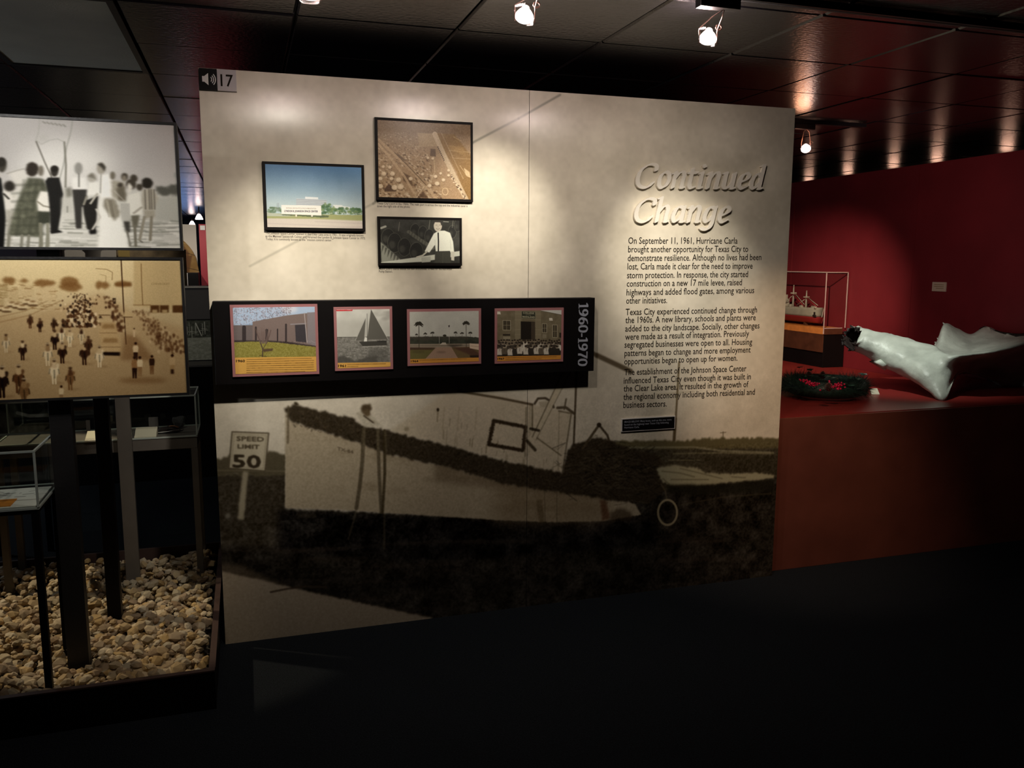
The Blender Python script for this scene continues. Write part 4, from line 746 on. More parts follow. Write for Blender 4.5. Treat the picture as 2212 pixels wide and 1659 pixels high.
    # riders
    for x, y, s_, hc, sc in ((300, 800, .62, (84, 54, 32), (70, 46, 30)), (398, 840, .6, (54, 32, 20), (84, 56, 36)), (535, 830, .6, (70, 46, 28), (60, 40, 26)), (60, 1020, .8, (206, 184, 146), (150, 122, 84)), (225, 1090, .85, (56, 34, 22), (214, 190, 148)), (545, 985, .85, (44, 26, 16), (196, 170, 128)), (615, 940, .75, (226, 206, 166), (70, 44, 28)), (695, 970, .75, (224, 204, 164), (206, 180, 138)), (810, 950, .7, (206, 184, 144), (60, 38, 24)),
                         (475, 1130, 1., (214, 192, 152), (150, 120, 84)), (620, 1110, .95, (52, 30, 18), (186, 158, 116)), (840, 1120, 1., (60, 36, 22), (190, 162, 120)), (880, 1040, .8, (74, 48, 30), (84, 56, 36)), (990, 1150, .95, (222, 200, 160), (200, 174, 132)), (185, 1370, 1.25, (96, 64, 38), (196, 168, 124)), (540, 1300, 1.1, (224, 204, 164), (206, 180, 140)), (700, 1370, 1., (124, 90, 56), (90, 60, 38)), (20, 1400, 1.4, (40, 24, 16), (206, 178, 136)), (240, 1500, 1.2, (124, 92, 58), (150, 118, 80)), (-150, 1200, 1.1, (90, 58, 34), (200, 170, 130))):
        c.ell(x+34*s_, y+108*s_, 62*s_, 9*s_, (120, 90, 58), .4, 4); dk = tuple(int(v*.55) for v in hc)
        for q in (-17, 15): c.line([(x+q*s_, y+20*s_), (x+q*.8*s_, y+72*s_), (x+(q*.8+2)*s_, y+112*s_)], 17*s_, hc, 1, 2)
        c.ell(x, y, 45*s_, 50*s_, hc, 1, 2, 0, 3); c.line([(x, y-10*s_), (x+3*s_, y+60*s_)], 13*s_, dk, .8, 3); c.line([(x-40*s_, y-20*s_), (x-46*s_, y+22*s_)], 12*s_, dk, .7, 2); c.line([(x+38*s_, y-20*s_), (x+46*s_, y+20*s_)], 12*s_, dk, .7, 2)
        c.ell(x+26*s_, y-48*s_, 17*s_, 26*s_, hc, .9, 2, .5); c.poly([(x-24*s_, y-36*s_), (x-18*s_, y-84*s_), (x+16*s_, y-86*s_), (x+25*s_, y-38*s_), (x, y-24*s_)], sc, 1, 2); c.ell(x-1, y-98*s_, 13*s_, 15*s_, (64, 42, 26), 1, 1.5); c.ell(x-1, y-105*s_, 22*s_, 6*s_, rnd.choice([(84, 60, 38), (206, 184, 146)]), .9, 1.5)
    for x, y, h, t, b in ((1350, 1010, 190, (214, 188, 146), (56, 34, 22)), (1340, 1150, 220, (150, 112, 72), (48, 28, 18)), (1392, 1150, 200, (220, 196, 154), (150, 116, 78)), (1512, 1140, 190, (60, 38, 24), (124, 90, 58)), (1715, 1130, 200, (196, 166, 122), (170, 138, 94)), (610, 1440, 170, (214, 190, 148), (150, 120, 84)), (1335, 870, 90, (206, 180, 138), (206, 180, 140))): c.person(x, y, h, (50, 30, 18), t, b, .3, (150, 112, 76))
    c.poly([(1700, 1280), (1730, 1280), (1732, 1325), (1700, 1325)], (48, 28, 18), .9, 2)
    c.a = np.clip((blur(c.a, 1)-.5)*1.15+.5, 0, 1); c.grain(8, 3); return c.image('parade_print')
def draw_harbour():
    c = Canvas(160, 220, [(0, 0), (100, 0), (100, 130), (0, 130)], (150, 150, 132))
    c.poly([(0, 0), (100, 0), (100, 60), (0, 60)], (80, 82, 68)); c.poly([(0, 58), (100, 55), (100, 130), (0, 130)], (176, 176, 156), 1, 1); c.grain(30, 8, 3)
    for k in range(26): x = rnd.uniform(0, 100); c.line([(x, rnd.uniform(5, 20)), (x, rnd.uniform(40, 56))], rnd.uniform(1, 2.6), rnd.choice([(176, 176, 158), (50, 50, 42), (206, 204, 188)]), .8)
    for k in range(30): x = rnd.uniform(0, 100); y = rnd.uniform(25, 55); c.line([(x, y), (x+rnd.uniform(3, 14), y+rnd.uniform(-3, 3))], 2, rnd.choice([(190, 190, 170), (60, 58, 48)]), .8)
    c.line([(50, 8), (60, 50)], 2, (214, 212, 196)); c.grain(14, 3, 2); return c.image('harbour_print')
def draw_sketch():
    c = Canvas(260, 180, [(0, 0), (100, 0), (100, 100), (0, 100)], (222, 224, 214))
    for k in range(40): x = rnd.gauss(55, 18); y = rnd.gauss(30, 8); c.line([(x, y), (x+rnd.uniform(-12, 12), y+rnd.uniform(-5, 5))], rnd.uniform(1, 4), (110, 112, 106), .5, 2)
    return c.image('document_print')
def draw_hull_art():
    c = Canvas(240, 300, [(0, 0), (100, 0), (100, 100), (0, 100)], (150, 116, 66)); c.grain(30, 60, 3)
    c.poly([(20, 100), (30, 30), (60, 22), (78, 50), (70, 100)], (104, 66, 34), .9, 4); c.poly([(60, 60), (85, 55), (75, 100), (55, 100)], (96, 60, 30), .8, 3)
    c.line([(0, 30), (60, 46), (100, 58)], 2, (74, 50, 30), .8); c.line([(0, 66), (50, 80), (100, 92)], 2, (74, 50, 30), .8); c.line([(0, 12), (40, 20), (100, 34)], 1.5, (196, 160, 100), .7); return c.image('rust_art_print')
# ================================================================== SETTING
XL, XR, YN, YF = -4.5, 9.0, -6.5, 17.0
struct(box('floor', (XL, YN, -.05), (XR, YF, 0), MT['carpet']))
ceil = struct(box('ceiling', (XL, YN, CEIL+.03), (XR, YF, CEIL+.08), MT['grid']))
tx0, ty0, TS = -.25, .84, .61
LT = (tx0-.61, tx0, ty0-1.22, ty0)       # opening of the light troffer
tme = []
for k in range(4):
    bm = bmesh.new(); g = .004
    vs = [bm.verts.new((x, y, z)) for z, q in ((0, g+.006), (.008, g), (.03, g)) for x, y in ((q, q), (TS-q, q), (TS-q, TS-q), (q, TS-q))]
    bm.faces.new(vs[3::-1])
    for a in (0, 4):
        for i in range(4): bm.faces.new((vs[a+i], vs[a+(i+1) % 4], vs[a+4+(i+1) % 4], vs[a+4+i]))
    me = bpy.data.meshes.new('ceiling_tile'); bm.to_mesh(me); bm.free(); me.materials.append(MT['tile']); tme.append(me)
V, F = [], []
for i in range(-7, 16):
    for j in range(-8, 27):
        x, y = tx0+i*TS, ty0+j*TS
        if x > LT[0]-.01 and x < LT[1]-.1 and y > LT[2]-.01 and y < LT[3]-.1: continue
        near = -4 <= i <= 10 and -4 <= j <= 13
        if near:
            o = bpy.data.objects.new('ceiling_tile', tme[(i*3+j) % 4]); COL.objects.link(o); o.parent = ceil
            o.location = (x, y, CEIL+rnd.uniform(-.0015, .0015)); o.rotation_euler = (rnd.uniform(-.003, .003), rnd.uniform(-.003, .003), 0)
        else:
            n = len(V); V += [(x+.006, y+.006, CEIL), (x+TS-.006, y+.006, CEIL), (x+TS-.006, y+TS-.006, CEIL), (x+.006, y+TS-.006, CEIL)]; F.append((n, n+3, n+2, n+1))
o = mesh_obj('ceiling_tile', V, F, MT['tile'], ceil); o['kind'] = 'stuff'
lp = thing('ceiling_light_panel', 'unlit pale grey rectangular light panel set in the dark tiled ceiling', 'light', (LT[0]+.3, ty0-.61, CEIL))
boxes('frame', [((LT[0]+.005, LT[2]+.005, CEIL-.004), (LT[0]+.03, LT[3]-.005, CEIL+.029)), ((LT[1]-.03, LT[2]+.005, CEIL-.004), (LT[1]-.005, LT[3]-.005, CEIL+.029)), ((LT[0]+.03, LT[2]+.005, CEIL-.004), (LT[1]-.03, LT[2]+.03, CEIL+.029)), ((LT[0]+.03, LT[3]-.03, CEIL-.004), (LT[1]-.03, LT[3]-.005, CEIL+.029))], MT['metal'], lp)
box('lens', (LT[0]+.03, LT[2]+.03, CEIL+.002), (LT[1]-.03, LT[3]-.03, CEIL+.012), MT['lens'], lp)
# red wall on the right, far and near walls
struct(box('wall_right', (5.2, -3.0, 0), (5.3, 5.6, 2.44), MT['red']))
for k, y in enumerate((-1.4, .16, 1.72, 3.28)): struct(box('trim_%d' % (k+1), (5.196, y, .0), (5.2, y+.006, 2.44), MT['red']))
struct(box('wall_outer_right', (XR, YN, 0), (XR+.1, YF, CEIL+.03), MT['navy']))
struct(box('wall_left', (XL-.1, YN, 0), (XL, YF, CEIL+.03), MT['navy']))
struct(box('wall_back', (XL, YF, 0), (XR, YF+.1, CEIL+.03), MT['navy']))
struct(box('wall_front', (XL, YN-.1, 0), (XR, YN, CEIL+.03), MT['navy']))
# lights of the gallery behind the red wall, seen as glints along its top
for px, py in ((1730, 394), (1815, 377), (1915, 363), (2010, 350), (2165, 328)):
    p = at_z(px, py, CEIL); point((p[0]+.22, p[1]+.16, 2.47), .40, (1, .55, .38), .05)
point((-2.6, 2.4, 1.1), 22.0, (.88, .95, 1.0), .2)  # unseen fill, added to brighten the light panel and ceiling at left
point((-.95, 14.6, 1.78), 7.0, (.32, .50, 1.0), .35)
# ================================================================== MURAL WALL PANEL
pan = thing('mural_panel', 'tall freestanding beige exhibition wall with a beached boat mural and the heading Continued Change', 'exhibition panel', (PW/2, .03, 0))
mim = draw_mural(); mm = print_mat('mural_surface', mim, .24, .5)
_b = mm.node_tree.nodes['Principled BSDF']; _b.inputs['Anisotropic'].default_value = .75; _b.inputs['Anisotropic Rotation'].default_value = 0.0
_t = mm.node_tree.nodes.new('ShaderNodeTangent'); _t.direction_type = 'UV_MAP'; _t.uv_map = 'UVMap'; mm.node_tree.links.new(_t.outputs[0], _b.inputs['Tangent'])
for k, (a, b) in enumerate(((0, 1.3985), (1.4005, PW))):
    box('board', (a, 0, 0), (b, .006, PH), mm, pan, uv=lambda v: (v[0]/PW, v[2]/PH))
box('core', (.004, .006, 0), (PW-.004, .055, PH-.004), MT['board'], pan)
# heading letters, standing proud of the board
def heading(word, px0, px1, base_y0, base_y1, xh_px):
    A = at_y(px0, base_y0, -.012); B = at_y(px1, base_y1, -.012); sh = .19
    tot = sum(GL[ch][1] for ch in word)-.12+sh*.2; xh = xh_px; sx = (B[0]-A[0])/tot; x = 0
    for ch in word:
        L = pen_glyph(GL[ch][0], .215, .07, math.radians(30), sh)
        x_ = x; glyph_mesh('letter', L, lambda gx, gy, d, x_=x_: (A[0]+(gx+x_)*sx, -.020+d, A[2]+(B[2]-A[2])*(gx+x_)/tot+gy*xh), .014, MT['title'], pan); x += GL[ch][1]
sc_ = lambda px, py: (at_y(px, py, 0)[2]-at_y(px, py+10, 0)[2])/10
heading('Continued', 1366, 1644, 406.5, 410, 37.5*sc_(1500, 390)); heading('Change', 1363, 1569, 480.5, 482, 37.5*sc_(1460, 460))
cap = 14.2*sc_(1480, 700)
P1 = [('On September 11, 1961, Hurricane Carla', (1357, 526.7), (1593, 526.4)), ('brought another opportunity for Texas City to', (1356.7, 545.2), (1616, 544.1)), ('demonstrate resilience. Although no lives had been', (1355.8, 564.2), (1644.6, 561.8)), ('lost, Carla made it clear for the need to improve', (1355.4, 582.3), (1625.6, 580.5)), ('storm protection. In response, the city started', (1354.4, 601.3), (1615.7, 598.5)), ('construction on a new 17 mile levee, raised', (1353.8, 619.3), (1602.5, 616)), ('highways and added flood gates, among various', (1353.2, 638.3), (1629, 633.1)), ('other initiatives.', (1352.4, 656.1), (1441, 654.7))]
P2 = [('Texas City experienced continued change through', (1351.4, 680.8), (1635.3, 675)), ('the 1960s. A new library, schools and plants were', (1350.9, 698.1), (1632.4, 691.7)), ('added to the city landscape. Socially, other changes', (1350.3, 716.4), (1640.5, 709.3)), ('were made as a result of integration. Previously', (1350.3, 734.2), (1618, 726.5)), ('segregated businesses were open to all. Housing', (1348.9, 751.1), (1624.7, 744.4)), ('patterns began to change and more employment', (1348.9, 769.5), (1621.4, 761.4)), ('opportunities began to open up for women.', (1348.4, 787.4), (1592.9, 779.1))]
P3 = [('The establishment of the Johnson Space Center', (1348.5, 810.5), (1612.2, 801.9)), ('influenced Texas City even though it was built in', (1347.2, 828.9), (1621.8, 819.2)), ('the Clear Lake area. It resulted in the growth of', (1347, 846), (1616.6, 836)), ('the regional economy including both residential and', (1346.6, 864), (1630.5, 852.4)), ('business sectors.', (1346.2, 881.3), (1440, 878))]
for P in (P1, P2, P3): text_lines('paragraph_text', [l+(cap,) for l in P], -.0006, MT['ink'], pan)
cc = 5.2*sc_(680, 510)
text_lines('caption_text', [('The Johnson Space Center opened in the Clear Lake area in 1961.  It was originally known', (573.5, 505.8), (785, 511), cc), ('as the Manned Spacecraft Center and renamed the Lyndon B. Johnson Space Center in 1973.', (573.5, 512.2), (789.4, 517.2), cc), ('Today, it is commonly known as the "mission control center."', (574.2, 518.6), (719, 521.4), cc)], -.0006, MT['inklt'], pan)
text_lines('caption_text', [("Texas City's port in the 1960s. The main port is across the top and the industrial canal is", (814.6, 441.2), (1010, 447.4), cc), ('down the right side of the photo.', (814.6, 447.6), (886, 449), cc)], -.0006, MT['inklt'], pan)
text_lines('caption_text', [('Mayor Lowry stands beside the new Archimedes Screws for the Rainwater', (818.6, 582.6), (976.8, 583.4), cc), ('Pump Station.', (818.6, 588.6), (848, 588.8), cc)], -.0006, MT['inklt'], pan)
# audio stop sign
S0 = rect([(429.2, 146.5), (468.2, 148.8), (470.4, 195), (431.6, 193.5)], -.016); S1 = rect([(468.2, 148.8), (509.4, 150.9), (511.6, 197.1), (470.4, 195)], -.016)
sg = thing('audio_stop_sign', 'small black and white sign with speaker symbol and number 17 on the mural wall', 'sign', ((S0[0]+S1[1])/2, -.008, S0[2]))
box('symbol_plate', (S0[0], -.016, S0[2]), (S0[1]-.0005, -.0002, S0[3]), MT['black'], sg); box('number_plate', (S0[1], -.016, S0[2]), (S1[1], -.0002, S0[3]), MT['plate'], sg)
w0 = S0[1]-S0[0]; h0 = S0[3]-S0[2]; sx = lambda u: S0[0]+u*w0; sz = lambda v: S0[2]+v*h0
Vg = [(sx(.16), -.0166, sz(.37)), (sx(.16), -.0166, sz(.63)), (sx(.28), -.0166, sz(.63)), (sx(.50), -.0166, sz(.78)), (sx(.50), -.0166, sz(.22)), (sx(.28), -.0166, sz(.37))]; Fg = [tuple(range(6))]
for rr in (.12, .22, .32):
    n = len(Vg); th = .028
    for k in range(11):
        a = math.radians(-48+96*k/10)
        for q in (rr, rr+th*1.6): Vg.append((sx(.56-.02+(q)*math.cos(a)*1.05), -.0166, sz(.5+q*math.sin(a)*.95)))
    for k in range(10): Fg.append((n+2*k, n+2*k+1, n+2*k+3, n+2*k+2))
mesh_obj('speaker_symbol', Vg, Fg, MT['white'], sg)
G, T = text_geo('17'); w1 = S1[1]-S0[1]; k_ = w1*.66/G[:, 0].max()
mesh_obj('number', [(S0[1]+w1*.17+g[0]*k_, -.0166, S0[2]+h0*.22+g[1]*h0*.58/.73) for g in G], T, MT['ink'], sg)
# framed photos
def framed(name, quad, drawer, label, y=-.018):
    r = rect(quad, y); t = thing(name, label, 'photo', ((r[0]+r[1])/2, -.009, r[2]), 'photographs mounted on the mural wall')
    b = .0115; ri = (r[0]+b, r[1]-b, r[2]+b, r[3]-b)
    box('frame', (r[0], y+.001, r[2]), (r[1], -.0003, r[3]), MT['frame'], t)
    print_slab('print', ri, y, y+.0009, print_mat(name+'_surface', drawer(ri), .35, .4), t)
    return t
framed('framed_photo', [(565.2, 346.3), (785.6, 358), (789.6, 501.4), (572.4, 494.6)], draw_blue, 'black framed colour photo of a white building and sign under a blue sky')
framed('framed_photo', [(808.4, 251.8), (1021.9, 265.2), (1021.9, 437.5), (813.9, 430.4)], draw_aerial, 'black framed sepia aerial photo of a port with round tanks')
framed('framed_photo', [(815, 466.1), (997.7, 472), (998.4, 574.3), (818.1, 573.1)], draw_man, 'black framed photo of a person in white shirt and tie beside large screws')
# small black plaque
r = rect([(1343.1, 904.5), (1458.9, 898.3), (1458.5, 926.7), (1342.2, 932.4)], -.008); pq = thing('caption_plaque', 'small black caption plaque with a white edge under the last paragraph', 'plaque', ((r[0]+r[1])/2, -.004, r[2]))
box('white_edge', (r[0], -.007, r[2]), (r[1], -.0003, r[3]), MT['white'], pq); b = .0045; box('plate', (r[0]+b, -.0085, r[2]+b), (r[1]-b, -.0071, r[3]-b), MT['black'], pq)
text_lines('plaque_text', [(t, a, b_, .0098) for t, a, b_ in (('IMAGE BELOW: Many boats, such as this one, were', (1348.5, 913.5), (1450.5, 908)), ('found on the highway near Texas City following', (1348.5, 919.8), (1444.5, 914.3)), ('Hurricane Carla.', (1348.5, 925.7), (1381, 924)))], -.0090, MT['grey'], pq)
# timeline box
TY = -.066; r = rect([(459, 648), (1285, 646), (1283, 800.5), (466, 833)], TY); r = (r[0], r[1], r[2], r[3])
tb = thing('timeline_box', 'long black box across the mural wall lettered 1960-1970 at its right end', 'display box', ((r[0]+r[1])/2, TY/2, r[2]))
box('housing', (r[0], TY, r[2]), (r[1], -.0005, r[3]), MT['black'], tb, .002)
word = '1960-1970'; A = at_y(1250, 654, TY); B = at_y(1250, 792, TY); tot = sum(DG[ch][1] for ch in word); sl = (A[2]-B[2])/tot; hx = at_y(1271, 700, TY)[0]-at_y(1250, 700, TY)[0]; x = 0
for ch in word:
    L = pen_glyph(DG[ch][0], .175, .06, 0, 0, 80)
    glyph_mesh('digit', L, lambda gx, gy, d, x=x: (A[0]+gy*hx, TY-.0012+d, A[2]-(gx+x)*sl), .001, MT['grey'], tb); x += DG[ch][1]
def card(name, quad, drawer, label):
    y = TY-.009; r = rect(quad, y); t = thing(name, label, 'photo card', ((r[0]+r[1])/2, y, r[2]), 'photo cards on the timeline box'); b = .0115
    box('border', (r[0], y+.001, r[2]), (r[1], TY-.0003, r[3]), MT['mauve'], t); ri = (r[0]+b, r[1]-b, r[2]+b, r[3]-b)
    print_slab('print', ri, y, y+.0009, print_mat(name+'_surface', drawer(ri), .5, .3), t)
card('photo_card', [(495.4, 657.9), (685.4, 657.3), (690, 807.8), (503.5, 814.3)], draw_c1, 'mauve edged card dated 1960 with a low brown building and bare tree')
card('photo_card', [(719.9, 662.8), (847.1, 662.4), (849.3, 797.2), (724.6, 801.7)], draw_c2, 'mauve edged card dated 1961 with a grey sailboat on water')
card('photo_card', [(878.7, 667.6), (1039.8, 666.6), (1039.1, 785.6), (881.2, 790.9)], draw_c3, 'mauve edged card dated 1964 with palms along a paved walk')
card('photo_card', [(1068.9, 665.9), (1218.7, 664.9), (1215.9, 780.9), (1068.9, 786)], draw_c4, 'mauve edged card dated 1967 with a group posed before a doorway')
# ================================================================== LARGE PHOTO PANELS, POSTS
PYF = -.30
def bigphoto(quad, drawer, label):
    r = rect(quad, PYF); r = (-1.13, r[1], r[2], r[3]); t = thing('large_photo', label, 'photo', ((r[0]+r[1])/2, PYF+.02, r[2]), 'large photographs on the posts')
    box('frame', (r[0], PYF+.002, r[2]), (r[1], PYF+.04, r[3]), MT['post'], t); b = .009; ri = (r[0]+b, r[1]-b, r[2]+b, r[3]-b)
    boxes('frame_lip', [((r[0], PYF-.004, r[2]), (r[1], PYF+.0019, r[2]+b)), ((r[0], PYF-.004, r[3]-b), (r[1], PYF+.0019, r[3])), ((r[1]-b, PYF-.004, r[2]+b), (r[1], PYF+.0019, r[3]-b)), ((r[0], PYF-.004, r[2]+b), (r[0]+b, PYF+.0019, r[3]-b))], MT['post'], t)
    print_slab('print', ri, PYF, PYF+.0019, print_mat('big_print', drawer(ri), .6, .12), t); return r
r1 = bigphoto([(0, 246), (381, 265), (396, 539), (0, 541)], draw_crowd, 'large black and white photo of a crowd standing outdoors, upper one on the posts')
r2 = bigphoto([(0, 553), (395, 557), (409, 853), (0, 869)], draw_parade, 'large sepia photo of a street parade with riders, lower one on the posts')
BEDZ = .125
def post(name, x0, x1, y0, y1, top, m, label, foot=.06):
    t = thing(name, label, 'post', ((x0+x1)/2, (y0+y1)/2, foot), 'posts standing in the stones')
    box('shaft', (x0, y0, foot), (x1, y1, top), m, t, .001); box('foot_plate', (x0-.03, y0-.03, foot-.012), (x1+.03, y1+.03, foot), MT['metal'], t)
fA = at_z(139, 1432, BEDZ); fA2 = at_z(190, 1430, BEDZ)
fA[0] = max(fA[0], at_y(73, 978, -.47)[0]+.012)
post('support_post', fA[0], fA2[0], PYF+.042, PYF+.095, r1[3]-.03, MT['post'], 'thick charcoal post carrying the two large photos')
fB = at_z(232, 1326, BEDZ); fB2 = at_z(262, 1323, BEDZ); post('support_post', fB[0], fB2[0], fB[1], fB[1]+.05, r2[3]-.06, MT['black'], 'black post behind the lower photo, left of the grey brown one')
fC = at_z(273, 1255, BEDZ); fC2 = at_z(303, 1252, BEDZ); post('support_post', fC[0], fC2[0], fC[1], fC[1]+.03, r2[3]-.06, MT['graypost'], 'grey brown post behind the lower photo, farthest of the three wide posts')
# ================================================================== GRAVEL BED
gx0, gx1, gy0, gy1, gh = -1.75, -.022, -.56, .96, .15
gb = thing('gravel_bed', 'low dark planter box filled with tan stones at the foot of the left posts', 'planter', ((gx0+gx1)/2, (gy0+gy1)/2, 0))
box('front_board', (gx0, gy0, 0), (gx1, gy0+.018, gh), MT['black'], gb); box('front_cap', (gx0, gy0-.002, gh), (gx1, gy0+.022, gh+.006), MT['rim'], gb)
box('side_board', (gx1-.018, gy0+.018, 0), (gx1, gy1-.018, gh), MT['black'], gb); box('side_cap', (gx1-.022, gy0+.022, gh), (gx1+.002, gy1-.018, gh+.006), MT['rim'], gb)
box('side_board', (gx0, gy0+.018, 0), (gx0+.018, gy1-.018, gh), MT['black'], gb)
box('back_board', (gx0, gy1-.018, 0), (gx1, gy1, gh+.012), MT['rim'], gb)
box('bedding', (gx0+.018, gy0+.018, .0), (gx1-.018, gy1-.018, .045), MT['bedding'], gb)
def stone_mesh(seed):
    q = random.Random(seed); bm = bmesh.new(); a, b_, c_ = q.uniform(.8, 1.25), q.uniform(.65, 1.0), q.uniform(.45, .75)
    for k in range(15):
        z = 1-2*(k+.5)/15; t = k*2.39996+q.uniform(-.25, .25); s_ = math.sqrt(1-z*z); rr = q.uniform(.86, 1.1)
        bm.verts.new((a*rr*s_*math.cos(t), b_*rr*s_*math.sin(t), c_*rr*z))
    h = bmesh.ops.convex_hull(bm, input=bm.verts[:]); bmesh.ops.delete(bm, geom=[g for g in h['geom_interior'] if isinstance(g, bmesh.types.BMVert)], context='VERTS')
    bmesh.ops.recalc_face_normals(bm, faces=bm.faces[:]); me = bpy.data.meshes.new('stone'); bm.to_mesh(me); bm.free(); me.materials.append(MT['stone']); return me
SM = [stone_mesh(k) for k in range(14)]
posts_xy = [(fA[0], fA2[0], PYF+.042, PYF+.095), (fB[0], fB2[0], fB[1], fB[1]+.05), (fC[0], fC2[0], fC[1], fC[1]+.05)]
st = []
for layer, (z0, sp) in enumerate(((.062, .044), (.096, .036), (.118, .040))):
    ny = int((gy1-gy0-.07)/sp); nx = int((gx1-gx0-.07)/sp)
    for i in range(nx):
        for j in range(ny):
            if layer == 2 and rnd.random() < .45: continue
            x = gx0+.04+(i+.5*(j % 2)+rnd.uniform(-.32, .32))*sp; y = gy0+.04+(j+rnd.uniform(-.32, .32))*sp
            if x > gx1-.044 or y < gy0+.042 or y > gy1-.040: continue
            if x < -1.35: continue
            if any(a-.016 < x < b+.016 and c-.016 < y < d+.016 for a, b, c, d in posts_xy): continue
            s_ = rnd.choice((.014, .018, .021, .024, .027, .031))*(1.0 if layer else .95); z = z0+rnd.uniform(-.006, .008)+.012*math.sin(x*7+1)*math.cos(y*6)+(.018 if y > .7 else 0)
            st.append((x, y, z, s_, rnd.randrange(14), (rnd.uniform(-.6, .6), rnd.uniform(-.6, .6), rnd.uniform(0, 6.28)), layer))
def vis(s):
    px, py = proj(s[:3]); return 0 <= px <= 520 and py < 1659
cand = sorted([s for s in st if s[6] >= 1 and vis(s)], key=lambda s: -(s[3]*(1.25 if s[6] == 2 else 1)/np.linalg.norm(np.array(s[:3])-CC)))
top = set(id(s) for s in cand[:300]); V, F = [], []
for s in st:
    x, y, z, s_, k, e, _l = s; Mx = Matrix.Translation((x, y, z)) @ Matrix.Rotation(e[2], 4, 'Z') @ Matrix.Rotation(e[0], 4, 'X') @ Matrix.Rotation(e[1], 4, 'Y') @ Matrix.Scale(s_, 4)
    if id(s) in top:
        o = bpy.data.objects.new('stone', SM[k]); COL.objects.link(o); o.parent = gb; o.matrix_local = Matrix.Translation(-root_loc(gb)) @ Mx
    else:
        n = len(V); V += [tuple(Mx @ v.co) for v in SM[k].vertices]; F += [tuple(i+n for i in p.vertices) for p in SM[k].polygons]
o = mesh_obj('stone', V, F, MT['stone'], gb); o['kind'] = 'stuff'
# ================================================================== DISPLAY CASES ON THE LEFT
def case(label, x0, x1, y0, y1, zb, zt, foot, apron, tm, thin=.022, group=None, em='edge'):
    t = thing('display_case', label, 'display case', ((x0+x1)/2, (y0+y1)/2, foot), group); g = .005; e = .0035
    box('base_board', (x0, y0, zb-apron), (x1, y1, zb), tm, t, .002)
    for lx in (x0, x1-thin):
        for ly in (y0, y1-thin): box('leg', (lx, ly, foot), (lx+thin, ly+thin, zb-apron), tm, t)
    for a, b in (((x0, y0, zb), (x1, y0+g, zt)), ((x0, y1-g, zb), (x1, y1, zt)), ((x0, y0+g, zb), (x0+g, y1-g, zt)), ((x1-g, y0+g, zb), (x1, y1-g, zt)), ((x0, y0, zt), (x1, y1, zt+g))): box('pane', a, b, MT['glass'], t)
    L = []
    for x in (x0, x1):
        for y in (y0, y1): L.append(((x-e, y-e, zb), (x+e, y+e, zt)))
    for z in (zt+g, zb):
        L += [((x0-e, y0-e, z-e), (x1+e, y0+e, z+e)), ((x0-e, y1-e, z-e), (x1+e, y1+e, z+e)), ((x0-e, y0+e, z-e), (x0+e, y1-e, z+e)), ((x1-e, y0+e, z-e), (x1+e, y1-e, z+e))]
    boxes('pane_edge', L, MT[em], t); return t
c1 = at_y(73, 978, -.47); c1b = at_y(80, 1098, -.47)
case('near glass topped case on thin black legs standing in the stones at the left edge', -1.08, c1[0], -.47, -.12, c1b[2], c1[2], .06, .02, MT['black'], .024, 'glass cases in the gravel bed')
z = c1b[2]
ds = box('document_sheet', (-1.0, -.455, z+.001), (c1[0]-.012, -.18, z+.006), print_mat('doc', draw_sketch(), .6, .2), uv=lambda v: ((v[0]+1.0)/.4, (v[1]+.455)/.275)); tag(ds, 'pale document sheet with a faint grey sketch lying inside the near glass case', 'document')
oc = at_z(22, 1085, z); tag(box('orange_card', (-.95, -.44, z+.0065), (oc[0]+.02, -.345, z+.009), MT['ocard']), 'orange card lying on the pale sheet in the near glass case', 'card')
c2 = at_y(421, 856, .64); c2b = at_y(426, 941, .64); zb = c2b[2]
cx1 = c2[0]
case('farther glass case with a grey brown base and legs beside the mural wall', -1.0, cx1, .64, .93, zb, c2[2], .06, .062, MT['graypost'], .03, 'glass cases in the gravel bed')
def wedge(name, q, y, depth, label, z0, h0=.006):
    a = at_z(q[0], q[1], z0); b = at_z(q[2], q[1], z0); yy = a[1]; zt = z0+h0+.03; yb = yy+depth
    V = [(a[0], yy, z0), (b[0], yy, z0), (b[0], yb, z0), (a[0], yb, z0), (a[0], yy, z0+h0), (b[0], yy, z0+h0), (b[0], yb, zt), (a[0], yb, zt)]
    return tag(mesh_obj(name, V, BF, MT['card']), label, 'label stand', 'cream labels in the farther case')
z0 = zb+.002
wedge('label_block', (183, 955, 208), 0, .09, 'narrow cream label wedge in the farther case between two posts', z0)
wedge('label_block', (290, 947, 336), 0, .09, 'wide cream label wedge in the farther case right of the grey brown post', z0)
# folded cap with stripes
fc = at_z(365, 934, z0); t = thing('folded_cap', 'dark folded cap with orange and white stripes in the farther case', 'cap', (fc[0], fc[1], z0))
V = []; F = []
for i in range(9):
    for j in range(7):
        u = i/8*2-1; v = j/6*2-1; hgt = .030*max(0, 1-(u*u*.8+v*v*.7))+.004*math.sin(u*7+v*3); V.append((fc[0]+u*.055+v*.015, fc[1]+.015+v*.04, z0+.002+max(0, hgt)))
for i in range(8):
    for j in range(6): k = i*7+j; F.append((k, k+7, k+8, k+1))
mesh_obj('crown', V, F, MT['torn'], t, True)
for k, m in ((0, 'orange'), (1, 'white'), (2, 'orange'), (3, 'white')):
    tube('stripe', [(fc[0]+.005+q*.011-k*.003, fc[1]-.002+k*.006, z0+.033-.0012*(q-1)**2-.001*k) for q in range(5)], .0016, MT[m], t, 5)
tube('piping', [(fc[0]-.05+q*.02, fc[1]-.022-.008*math.sin(q), z0+.006+q*.0018) for q in range(6)], .002, MT['white'], t, 5)
